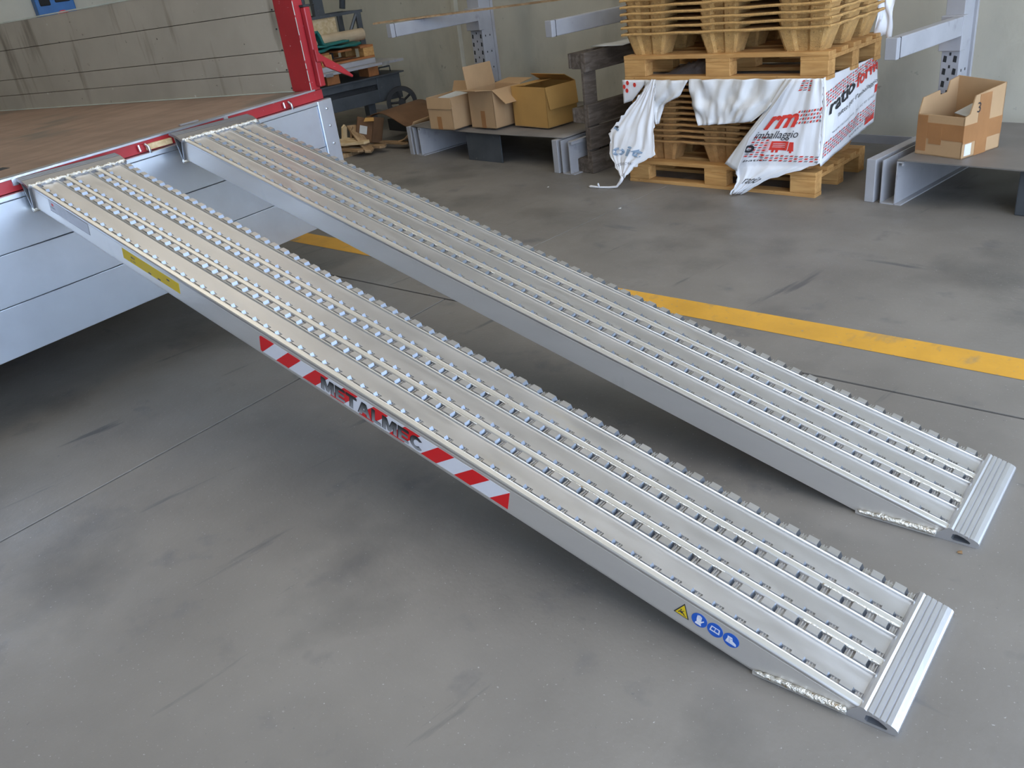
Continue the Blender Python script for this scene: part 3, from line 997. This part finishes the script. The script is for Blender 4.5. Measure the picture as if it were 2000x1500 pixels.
def press_stack(base, n, mt, Lx, Ly, fh, pitch, where, order):
    mb, feet, spots = press_meshes(mt, Lx, Ly, fh)
    first = None
    for k in range(n):
        lab = 'moulded pressed-wood pallet, %s of the %s' % (order[k], where)
        r = thing('moulded_pallet', lab, 'pallet', (base.x, base.y, base.z+fh+.001+pitch*k), (rad(random.uniform(-.12, .12)) if k else 0, 0, PYAW+random.uniform(-.006, .006)),
                  'moulded pallets nested in the '+where)
        if first is None:
            dk = mb.build('deck', mt, r)
            fo = [f.build('foot', mt, r, solid=.004) for f in feet]
            first = (dk, fo)
            used = [False, False]
        else:
            d = first[0].copy()
            d.parent = r
            COL.objects.link(d)
        for x, y, kind in spots:
            if k == 0 and not used[kind]:
                f = first[1][kind]
                used[kind] = True
            else:
                f = first[1][kind].copy()
                COL.objects.link(f)
                f.parent = r
            f.location = (x, y, 0)


ords = ['lowest', 'second from the bottom', 'third from the bottom', 'fourth from the bottom', 'fifth from the bottom', 'sixth from the bottom', 'seventh from the bottom',
        'eighth from the bottom', 'ninth from the bottom', 'tenth from the bottom', 'eleventh from the bottom']
press_stack(PT+Vector((.0, -.005, .1445)), 9, 'press', 1.325, .68, .115, .0385, 'upper stack', ords)
press_stack(PO+Vector((.035, .03, .1445)), 11, 'press_low', 1.23, .60, .115, .0345, 'lower stack behind torn film', ords)

# ------------------------------------------------------------------ torn film round the lower stack
ROT = Matrix.Rotation(PYAW, 4, 'Z')


def SP(u, out, z):
    """u along the front of the stack, out = distance towards the camera side"""
    return PO+(ROT @ Vector((u, -out, z)))


def SR(v, out, z):
    """v along the right-hand side of the stack"""
    return PO+(ROT @ Vector((1.300+out, v, z)))


film = thing('wrapping_film', 'torn white plastic film with red and black print round the lower stack', 'plastic film', tuple(PO))
INV = Matrix.Translation(-PO)


def poly_at(L, t):
    n = len(L)-1
    x = min(t*n, n-1e-6)
    i = int(x)
    f = x-i
    return L[i][0]+(L[i+1][0]-L[i][0])*f, L[i][1]+(L[i+1][1]-L[i][1])*f


def sheet(name, A, B, out, fold, mt, nu=28, nv=24, seed=0, jag=0, freq=9.0):
    def fn(u, v):
        a, b = poly_at(A, v), poly_at(B, v)
        x = lerp(a[0], b[0], u)+2.808
        z = lerp(a[1], b[1], u)
        if jag:
            e = (max(0, abs(u-.5)*2-.85)/.15+max(0, v-.92)/.08)
            x += e*jag*vn(u*30, v*30, seed)
            z += e*jag*vn(u*30, v*30, seed+5)
        o = out(u, v)+fold*(vn(u*freq, v*2.2, seed)+.5*vn(u*freq*2, v*4, seed+3))
        return INV @ SP(x, o, z)
    return MB().grid(fn, nu, nv).build(name, mt, film, smooth=True, solid=.0015), fn


sheet('film_strip', [(-2.815, .645), (-2.815, .50)], [(-2.62, .645), (-2.745, .52)], lambda u, v: .012, .004, 'film', 8, 8, 1)
sheet('torn_flap', [(-2.639, .645), (-2.653, .547), (-2.629, .471), (-2.545, .394)], [(-2.327, .645), (-2.38, .555), (-2.495, .506), (-2.526, .392)],
      lambda u, v: .020+.05*v*(1-abs(u-.5)), .022, 'film_in', 18, 16, 2, freq=5)
sheet('hanging_drape', [(-2.320, .650), (-2.300, .55), (-2.277, .484), (-2.234, .394)], [(-1.69, .650), (-1.74, .57), (-1.79, .50), (-1.888, .425)],
      lambda u, v: .022+.045*v, .030, 'film_in', 36, 20, 4, freq=8)
hp, hfn = sheet('hanging_piece', [(-2.582, .650), (-2.70, .52), (-2.80, .412), (-2.862, .345), (-2.845, .21), (-2.733, .08)],
                [(-2.551, .650), (-2.549, .494), (-2.537, .357), (-2.512, .216), (-2.625, .160), (-2.712, .08)],
                lambda u, v: .03+.16*v, .016, 'film', 26, 34, 7, jag=.016)
# tail of the hanging piece lying on the floor
pts = [(-2.722, .19, .085), (-2.745, .185, .05), (-2.775, .19, .015), (-2.83, .20, .008), (-2.90, .215, .007), (-2.965, .225, .010), (-2.985, .22, .006)]
mb = MB()
mb.tube([INV @ SP(a+2.808, b, c) for a, b, c in pts], [.012, .009, .008, .006, .006, .010, .003], 6, jit=.2)
mb.tube([INV @ SP(a+2.808, b, c) for a, b, c in ((-2.90, .215, .007), (-2.905, .22, .03), (-2.90, .225, .036))], [.005, .007, .003], 6)
mb.build('film_tail', 'film', film, smooth=True)
# big wrap: front right part and right-hand side
WL = [(-1.705, .652), (-1.76, .58), (-1.812, .50), (-1.862, .42), (-1.925, .34), (-1.975, .26), (-2.02, .19), (-1.985, .150), (-1.96, .09), (-2.00, .012)]
WR = [(-1.500, .652), (-1.498, .58), (-1.497, .50), (-1.497, .42), (-1.497, .34), (-1.497, .26), (-1.497, .20), (-1.60, .165), (-1.80, .095), (-1.945, .005)]
wrap, wfn = sheet('front_wrap', WL, WR, lambda u, v: .016+.045*(1-u)*min(1, v*1.5)+(.05*max(0, v-.72)/.28), .010, 'film', 34, 40, 11, jag=.012, freq=7)
sheet('folded_edge', [(-1.705, .650), (-1.80, .50), (-1.93, .34), (-2.045, .185)], [(-1.655, .650), (-1.765, .50), (-1.885, .34), (-1.952, .150)],
      lambda u, v: .030+.060*v+.02*u, .006, 'film_in', 10, 24, 13, freq=3)


def side_fn(u, v):
    z = lerp(.665, .185+.10*u, v)-.008*(1-v)
    o = .016+.012*sin(pi*v)+.010*(vn(u*7, v*2.5, 21)+.4*vn(u*15, v*5, 23))
    return INV @ SR(lerp(-.012, .665, u), o, z)


def corner_fn(u, v):
    a = wfn(1, min(1, v*.66))
    b = side_fn(0, v)
    return a.lerp(b, u)


MB().grid(side_fn, 34, 24).build('side_wrap', 'film', film, smooth=True, solid=.0015)
MB().grid(corner_fn, 3, 24).build('corner_wrap', 'film', film, smooth=True, solid=.0015)
# crumpled film between the lower stack and the pallet above
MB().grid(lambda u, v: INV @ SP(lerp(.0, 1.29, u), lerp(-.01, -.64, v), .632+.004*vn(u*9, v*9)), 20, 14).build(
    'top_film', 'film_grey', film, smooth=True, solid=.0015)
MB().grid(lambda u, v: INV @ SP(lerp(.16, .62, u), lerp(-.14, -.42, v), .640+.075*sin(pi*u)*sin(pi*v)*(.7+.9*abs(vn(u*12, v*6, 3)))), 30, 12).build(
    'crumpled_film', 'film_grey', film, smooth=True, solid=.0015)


# print on the film: tapes of slanted dashes, words, lorry
def dashes(fn, u0, u1, v0, v1, nu, nv, par, slope=0., mats=('ink_red', 'ink_grey')):
    for mi, mt in enumerate(mats):
        mb = MB()
        for i in range(nu):
            for j in range(nv):
                if (i+j) % 2 != mi:
                    continue
                a = (i+.15)/nu
                b = (i+.80)/nu
                c = (j+.18)/nv
                d = (j+.80)/nv
                q = []
                for p, r in ((a, d), (a+.25/nu, c), (b+.25/nu, c), (b, d)):
                    uu = lerp(u0, u1, p)
                    vv = lerp(v0, v1, r)+slope*(uu-u0)
                    q.append(fn(min(.995, uu), min(.995, vv)))
                mb.add(q, [(0, 1, 2, 3)])
        mb.build('printed_dashes', mt, par)


def offs(fn, d, axis):
    def g(u, v):
        p = fn(u, v)
        return p+(ROT @ Vector((0, -d, 0)) if axis == 'f' else ROT @ Vector((d, 0, 0)))
    return g


def on(fn, txt, u0, v0, du, dv, mt, par, bold=0, shear=0, slope=0, split=1):
    """txt written on a sheet: du = width in u, dv = cap height in v"""
    vs, fs = text2d(txt, 1.0, None, bold, shear)
    x1 = max(a for a, b in vs)
    mb = MB()
    mb.add([fn(max(.002, min(.998, u0+a/x1*du)), max(.002, min(.998, v0-b*dv+slope*a/x1))) for a, b in vs], fs)
    return mb.build('printed_words', mt, par)


sf = offs(side_fn, .0030, 's')
st_ = offs(side_fn, .0060, 's')
dashes(sf, .0, .98, .17, .33, 26, 5, film, -.20)
on(st_, 'ratio', .08, .44, .46, .22, 'ink_black', film, .02, .15, -.13)
on(st_, 'form', .56, .29, .42, .22, 'ink_red', film, .02, .15, -.12)
on(st_, "tutto per l'imballaggio", .22, .52, .74, .085, 'ink_black', film, 0, .1, -.16)
on(st_, 'www.ratioform.it  Tel. 02 95 65451', .14, .68, .80, .045, 'ink_grey', film, 0, .1, -.12)
dashes(sf, .0, .98, .74, .92, 26, 5, film, -.10, ('ink_grey', 'ink_red'))
on(st_, 'tutto per', .50, .93, .46, .06, 'ink_grey', film, 0, .1, -.09)
dashes(sf, .74, .97, .02, .17, 4, 6, film, 0)
mb = MB()
for u0, v0, u1, v1 in ((.93, .40, .985, .52), (.80, .83, .98, .93)):
    MB().grid(lambda u, v: sf(lerp(u0, u1, u), lerp(v0, v1, v)), 4, 3).build('printed_block', 'ink_red', film)
wf = offs(wfn, .0030, 'f')
wt = offs(wfn, .0060, 'f')
dashes(wf, .45, .75, .01, .10, 3, 5, film, 0)
on(wt, 'rm', .18, .385, .46, .20, 'ink_red', film, .03, .2, -.03)
dashes(wf, .60, .99, .24, .35, 9, 4, film, -.06)
on(wt, 'imballaggio', .12, .462, .58, .085, 'ink_black', film, 0, .1, -.02)
dashes(wf, .30, .99, .585, .655, 12, 3, film, 0)
dashes(wf, .10, .34, .44, .62, 4, 9, film, 0)
on(wt, 'o', .06, .57, .14, .12, 'ink_black', film, .03)
on(wt, 'ratio', .25, .91, .50, .09, 'ink_black', film, 0, .1)
on(wt, 'patio', .14, .66, .24, .035, 'ink_black', film, 0, .1, -.01)
# red lorry
mb = MB()
mb.grid(lambda u, v: wf(lerp(.38, .60, u), lerp(.475, .545, v)), 8, 4)
mb.grid(lambda u, v: wf(lerp(.61, .685-.02*(1-v), u), lerp(.480, .55, v)), 4, 4)
for c in (.43, .48, .65):
    mb.grid(lambda u, v: wf(lerp(c-.015, c+.015, u), lerp(.545, .566, v)), 2, 2)
mb.build('printed_lorry', 'ink_red', film)
mb = MB()
for i in range(3):
    mb.grid(lambda u, v: offs(wfn, .005, 'f')(lerp(.41, .57, u), .492+.013*i+.003*v), 6, 1)
mb.build('printed_line', 'film', film)
mb = MB()
mb.grid(lambda u, v: offs(wfn, .003, 'f')(lerp(.28, .38, u), lerp(.475, .56, v)), 4, 4)
mb.build('printed_block', 'pink', film)
hf = offs(hfn, .0035, 'f')
on(hf, 'oit', .12, .80, .72, .17, 'ink_blue', film, .02, -.1, -.10)
on(hf, 'ratiocut', .16, .905, .70, .06, 'ink_grey', film, 0, 0, -.09)
mb = MB()
for a, b, c, d in ((.03, .50, .16, .53),):
    mb.grid(lambda u, v: hf(lerp(a, c, u), lerp(b, d, v)), 3, 2)
mb.build('printed_block', 'ink_blue', film)
on(hf, 'o', .02, .50, .10, .05, 'ink_black', film, .03)
sfn = lambda u, v: INV @ SP(lerp(-.004, .13, u), .0185, lerp(.645, .53, v))
mb = MB()
for u, v in ((.3, .15), (.7, .25), (.25, .55), (.1, .35)):
    mb.prism([(sfn(u, v).x+.012*cos(k*pi/4), sfn(u, v).z+.014*sin(k*pi/4)) for k in range(8)], lambda p, t: Vector((p[0], sfn(u, v).y-t, p[1])), 0, .0006)
mb.build('printed_dots', 'ink_red', film)

# second film rag at the back right of the upper stack
o = MB().grid(lambda u, v: Vector((-1.565+.07*u+.014*vn(u*6, v*4, 3), 5.90+.03*vn(v*5, u*3, 9)+.05*u, lerp(1.25, .72, v)+.05*sin(u*3))), 12, 24).build('plastic_rag', 'film', smooth=True, solid=.002)
tag(o, 'white plastic film hanging at back right of the upper stack', 'plastic film')

# ------------------------------------------------------------------ old pallet standing on edge
op = thing('wooden_pallet', 'old weathered grey-brown pallet standing on its side between racks and stack', 'pallet', (-3.19, 5.20, 0), (0, 0, 0))
for i, (z0, z1) in enumerate(((.0, .150), (.165, .315), (.325, .465), (.675, .800))):
    MB().box(-.022, 0, z0, 0, 1.18, z1).build('deck_board', 'wood_old', op, bevel=.004)
for y in (0, .53, 1.06):
    MB().box(-.046, y, .003, -.0225, y+.12, .797).build('stringer_board', 'wood_old', op, bevel=.004)
    for z in (.0, .34, .695):
        MB().box(-.135, y+.004, z, -.0465, y+.13, z+.10).build('block', 'wood_old', op, bevel=.005)
for z in (.0, .345, .70):
    MB().box(-.157, 0, z, -.1355, 1.18, z+.095).build('bottom_board', 'wood_old', op, bevel=.004)
o = MB().grid(lambda u, v: Vector((-3.30+.26*v+.02*u, lerp(5.38, 5.70, u)+.03*v, .812+.004*sin(u*7)+.022*max(0, u-.4)*v)), 8, 4).build('paper_sheet', 'paper', solid=.004, smooth=True)
tag(o, 'white paper sheets lying on top of the old weathered pallet', 'paper')

# ------------------------------------------------------------------ steel bench / cart at the left with its load
ct = thing('steel_cart', 'dark steel platform cart with chalk marks by back wall', 'cart', (-6.5, 3.9, 0))
MB().box(-1.3, -.4, .520, .03, 2.12, .534).build('platform', 'steel_dark', ct)
MB().box(-.06, -.4, .455, 0, 1.80, .519).build('upper_beam', 'steel_dark', ct, bevel=.004)
MB().box(-.09, -.4, .405, -.04, 1.80, .455).build('beam_recess', 'black', ct)
sb = MB().box(-.06, -.4, .285, 0, 1.80, .405).build('lower_beam', 'steel_dark', ct, bevel=.004)
MB().box(-.08, 1.80, .285, .004, 2.08, .519).build('end_plate', 'steel_dark', ct, bevel=.004)
vs, fs = text2d('x-169-', .09, .26)
MB().add([Vector((.003, 1.0+x, .33+y*.7)) for x, y in vs], fs).build('chalk_mark', 'steel_grey', sb)
for x, y in ((-.15, -.2), (-.15, 1.7), (-1.1, 1.7), (-1.1, -.2)):
    MB().box(x, y, 0, x+.08, y+.08, .519).build('leg', 'steel_dark', ct)
MB().tube([(-.12, 1.93, .534), (-.12, 1.93, .585), (-.12, 2.06, .585), (-.12, 2.06, .534)], .008, 8).build('handle', 'steel_dark', ct, smooth=True)

# blocks, sheets, pallet, tube, tarp, carton stacked on it
for i, (y, w, lab) in enumerate(((5.17, .14, 'left'), (5.64, .12, 'right'))):
    tag(MB().box(-.10, 0, 0, .08, w, .092).build('wood_block', 'wood_orange', loc=(-6.60, y, .535), bevel=.004),
        'orange wooden block under the metal sheets, %s one' % lab, 'wood block', 'orange blocks under the metal sheets')
ms = thing('metal_sheet', 'lower wide metal sheet lying on the orange blocks', 'metal sheet', (-6.5, 4.4, .628))
MB().box(-.9, -.3, 0, .06, 1.62, .022).build('sheet', 'steel_grey', ms)
MB().box(.058, .72, -.012, .066, .80, .020).build('clip', 'latch', ms)
MB().box(.058, 1.36, -.012, .066, 1.44, .026).build('clip', 'latch', ms)
ms = thing('metal_sheet', 'smaller grey metal sheet directly under the loaded pallet', 'metal sheet', (-6.5, 4.4, .6505))
MB().box(-.9, -.3, 0, -.04, 1.36, .045).build('sheet', 'steel_grey', ms, bevel=.004)
pl = thing('wooden_pallet', 'loaded wooden pallet carrying green tarp and cardboard tube', 'pallet', (-6.60, 4.70, .696))
for x in (0, -.34, -.68):
    MB().box(x-.10, 0, 0, x, 1.10, .018).build('bottom_board', 'wood_orange', pl, bevel=.002)
    for y in (.0, .50, .98):
        MB().box(x-.09, y, .0185, x, y+.12, .098).build('block', 'wood', pl, bevel=.003)
for y in (0, .22, .45, .70, .95):
    MB().box(-.80, y, .0985, 0, y+.15, .118).build('deck_board', 'wood_orange', pl, bevel=.002)
def tarp_z(u, v):
    top = .885+.12*min(1, v/.62) if v < .66 else .885+.12*max(0, (1-(v-.66)/.05))
    return top*(1-.05*u)+.010*vn(u*8, v*8)


tp = thing('tarpaulin', 'folded green tarpaulin on the loaded pallet', 'tarpaulin', (0, 0, 0))
MB().grid(lambda u, v: Vector((-6.585-.42*u, lerp(4.80, 5.44, v), tarp_z(u, v))), 14, 34).build('upper_fold', 'tarp', tp, smooth=True, solid=.020)
MB().grid(lambda u, v: Vector((-6.57-.42*u+.015*sin(v*18), lerp(4.80, 5.66, v), .835+.016*abs(sin(v*7+u*2))+.010*vn(u*9, v*9))), 14, 22).build('lower_fold', 'tarp', tp, smooth=True, solid=.022)
MB().grid(lambda u, v: Vector((-6.56-.42*u, lerp(4.80, 5.52, v), .872+.014*abs(sin(v*5+u*2))+.010*vn(u*9, v*9, 4))), 14, 22).build('middle_fold', 'tarp', tp, smooth=True, solid=.018)
mb = MB()
mb.ring((-6.72, 5.50, .912), (0, 1, 0), .034, .055, .56, 24)
tag(mb.build('cardboard_tube', 'tube', smooth=False), 'thick cardboard tube lying on the loaded pallet beside the tarp', 'tube')
bx = thing('wood_panel_pack', 'pale cardboard pack standing on pallet behind green tarp', 'package', (-6.95, 5.20, .816))
MB().box(-.05, 0, 0, .05, .42, .29).build('pack', 'wood_pale', bx, bevel=.006)
MB().box(-.052, .10, .0, .053, .13, .29).build('strap', 'card', bx)
st = thing('steel_stand', 'dark steel frame stand rising behind loaded pallet', 'stand', (-6.95, 5.0, .535))
for x, y, h in ((.10, .86, .58), (.10, .18, .58), (-.25, .86, .58), (-.25, .18, .58), (-.10, .55, .95)):
    w = .035 if y != .55 else .07
    MB().box(x-w/2, y-w, 0, x+w/2, y+w*.5, h).build('post', 'steel_dark', st, bevel=.003)
for x in (.10, -.25):
    MB().box(x-.015, .12, .565, x+.015, .90, .59).build('cross_bar', 'steel_dark', st)
MB().box(-.25, .83, .565, .10, .86, .59).build('cross_bar', 'steel_dark', st)
MB().tube([(.10, .70, .36), (.10, .84, .57)], .016, 6).build('brace', 'steel_dark', st)
MB().tube([(.05, .30, .59), (.05, .31, .95)], .020, 8).build('spindle', 'steel_dark', st, smooth=True)
MB().tube([(.05, .22, .68), (.05, .42, .70)], .008, 8).build('spindle_handle', 'steel_dark', st, smooth=True)
MB().tube([(.05, .16, .55), (.05, .17, .95)], .004, 6).tube([(.05, .19, .55), (.05, .21, .95)], .004, 6).build('rod', 'steel_dark', st)
MB().tube([(.05, .72, .62), (.05, .80, .95)], .030, 8).build('clamp', 'steel_dark', st, smooth=True)

# spoked wheel
wh = thing('iron_wheel', 'spoked dark iron wheel leaning behind the cardboard scraps', 'wheel', (-6.36, 5.86, .26))
ax = Vector((.78, -.62, 0))
MB().ring((0, 0, 0), ax, .112, .150, .07, 36).build('rim', 'black', wh)
MB().cyl(ax*-.04, ax*.04, .035, 16).build('hub', 'black', wh)
b = Vector((0, 0, 1))
c = ax.cross(b).normalized()
for k in range(5):
    e = b*cos(k*2*pi/5+.3)+c*sin(k*2*pi/5+.3)
    MB().tube([e*.03, e*.115], .013, 6).build('spoke', 'black', wh)
MB().box(-.16, -.10, -.26, .14, .12, -.151).build('wheel_rest', 'black', wh)

# cardboard scraps
o = MB().grid(lambda u, v: Vector((lerp(-6.15, -5.30, u), lerp(5.30, 5.78, v)-.05*u, .235+.05*sin(u*5.2)+.03*v)), 16, 6).build('cardboard_sheet', 'card_dark', smooth=True, solid=.008)
tag(o, 'bent brown cardboard sheet in front of iron wheel', 'cardboard')
o = MB().grid(lambda u, v: Vector((lerp(-5.62, -5.30, u), lerp(5.22, 5.60, v), .06+.19*u*u+.03*v)), 10, 6).build('cardboard_sheet', 'card', smooth=True, solid=.006)
tag(o, 'curved tan cardboard sheet tucked behind the left rack base', 'cardboard')
cb = thing('crushed_carton', 'crushed open carton with white label on the scrap wood', 'box', (-5.84, 5.02, .10), (rad(-14), rad(10), .35))
MB().box(-.09, 0, 0, .09, .006, .20).build('side_panel', 'card_dark', cb)
MB().box(.084, 0, 0, .09, .16, .22).build('side_panel', 'card_dark', cb)
MB().box(-.09, .15, 0, .09, .156, .21).build('side_panel', 'card_dark', cb)
MB().box(-.09, 0, 0, -.084, .16, .19).build('side_panel', 'card_dark', cb)
MB().add([Vector((.0, .0, .20)), Vector((.09, .0, .215)), Vector((.13, -.05, .19)), Vector((.03, -.06, .17))], [(0, 1, 2, 3)]).build('flap', 'card_y', cb, solid=.004)
MB().box(-.05, -.002, .06, .03, .0005, .13).build('paper_label', 'paper', cb)

# broken pallet and loose boards
bp_ = thing('broken_pallet', 'broken low pallet of rough boards beside the truck', 'pallet', (-6.25, 4.60, 0), (0, 0, .12))
for i, (x0, y, x1, w, z) in enumerate(((-.15, .0, .46, .10, .035), (-.10, .17, .62, .10, .045), (-.1, .34, .72, .10, .045), (.1, .50, .85, .09, .045))):
    MB().prism([(x0, y), (x1-.03, y+.01), (x1, y+w*.5), (x1-.04, y+w)], lambda p, t: Vector((p[0], p[1], t)), z, z+.02).build('deck_board', 'wood_scrap', bp_, bevel=.002)
for x in (.02, .38):
    MB().box(x, 0, .0, x+.07, .58, .034).build('runner', 'wood_scrap', bp_, bevel=.002)


def loose(mt, loc, rot, sx, sy, sz, label):
    o = MB().prism([(0, 0), (sx-.02, .004), (sx, sy*.6), (sx-.03, sy), (.015, sy-.004)], lambda p, t: Vector((p[0], p[1], t)), 0, sz).build(
        'scrap_board', mt, loc=loc, rot=rot, bevel=.002)
    return tag(o, label, 'wood', 'loose scrap boards by the truck')


loose('wood_pale', (-6.25, 4.72, .068), (0, rad(-3), .35), .62, .10, .022, 'pale loose board lying lengthwise over the broken pallet')
loose('wood_pale', (-6.08, 4.62, .058), (0, 0, .30), .20, .07, .020, 'short pale board end under the long pale board')
loose('wood_scrap', (-6.05, 5.00, .21), (0, rad(24), -.25), .46, .09, .022, 'tilted brown board propped over the broken pallet')
loose('wood_pale', (-6.05, 4.90, .10), (0, rad(4), .25), .30, .08, .030, 'pale short board at the middle of scrap heap')
loose('wood_pale', (-6.02, 4.92, .11), (0, rad(-78), .25), .14, .06, .020, 'pale upright board stub beside crushed carton')
loose('wood_scrap', (-5.97, 4.98, .075), (rad(10), rad(-80), .6), .15, .07, .020, 'standing offcut left of the crushed carton')

# conduit on the back wall
tag(MB().box(-6.19, 6.50, 0, -6.13, 6.55, 3.2).build('conduit', 'wall', bevel=.004), 'pale vertical conduit on back wall left of rack', 'pipe')
# blue socket unit on the left wall
bb = thing('socket_box', 'blue wall socket unit above the truck end boards', 'socket box', (-9.99, 3.78, 1.34))
MB().box(-.01, 0, 0, .12, .40, .44).build('housing', 'blue_plastic', bb, bevel=.012)
MB().box(.118, .04, .20, .135, .15, .40).build('socket_cover', 'hole', bb, bevel=.01)
MB().box(.118, .20, .22, .135, .36, .40).build('socket_cover', 'hole', bb, bevel=.01)
MB().cyl((.10, .24, .08), (.17, .24, .08), .06, 20).build('red_socket', 'st_red', bb)
# litter
for i, (x, y, mt, s, lab) in enumerate(((-.22, 2.95, 'wood_scrap', .008, 'tiny brown chip on the floor between the two ramps'), (.32, 2.72, 'wood_scrap', .007, 'small brown crumb right of near ramp'),
                                       (-2.45, 4.62, 'film', .010, 'small white scrap on floor in front of pallet stack'), (-3.25, 4.8, 'film', .008, 'tiny white scrap near old pallet'))):
    tag(MB().add([Vector((x, y, .002)), Vector((x+s*1.6, y+s*.3, .003)), Vector((x+s, y+s*1.4, .006)), Vector((x-s*.3, y+s, .002))], [(0, 1, 2, 3)]).build('litter', mt, solid=.002), lab, 'litter')
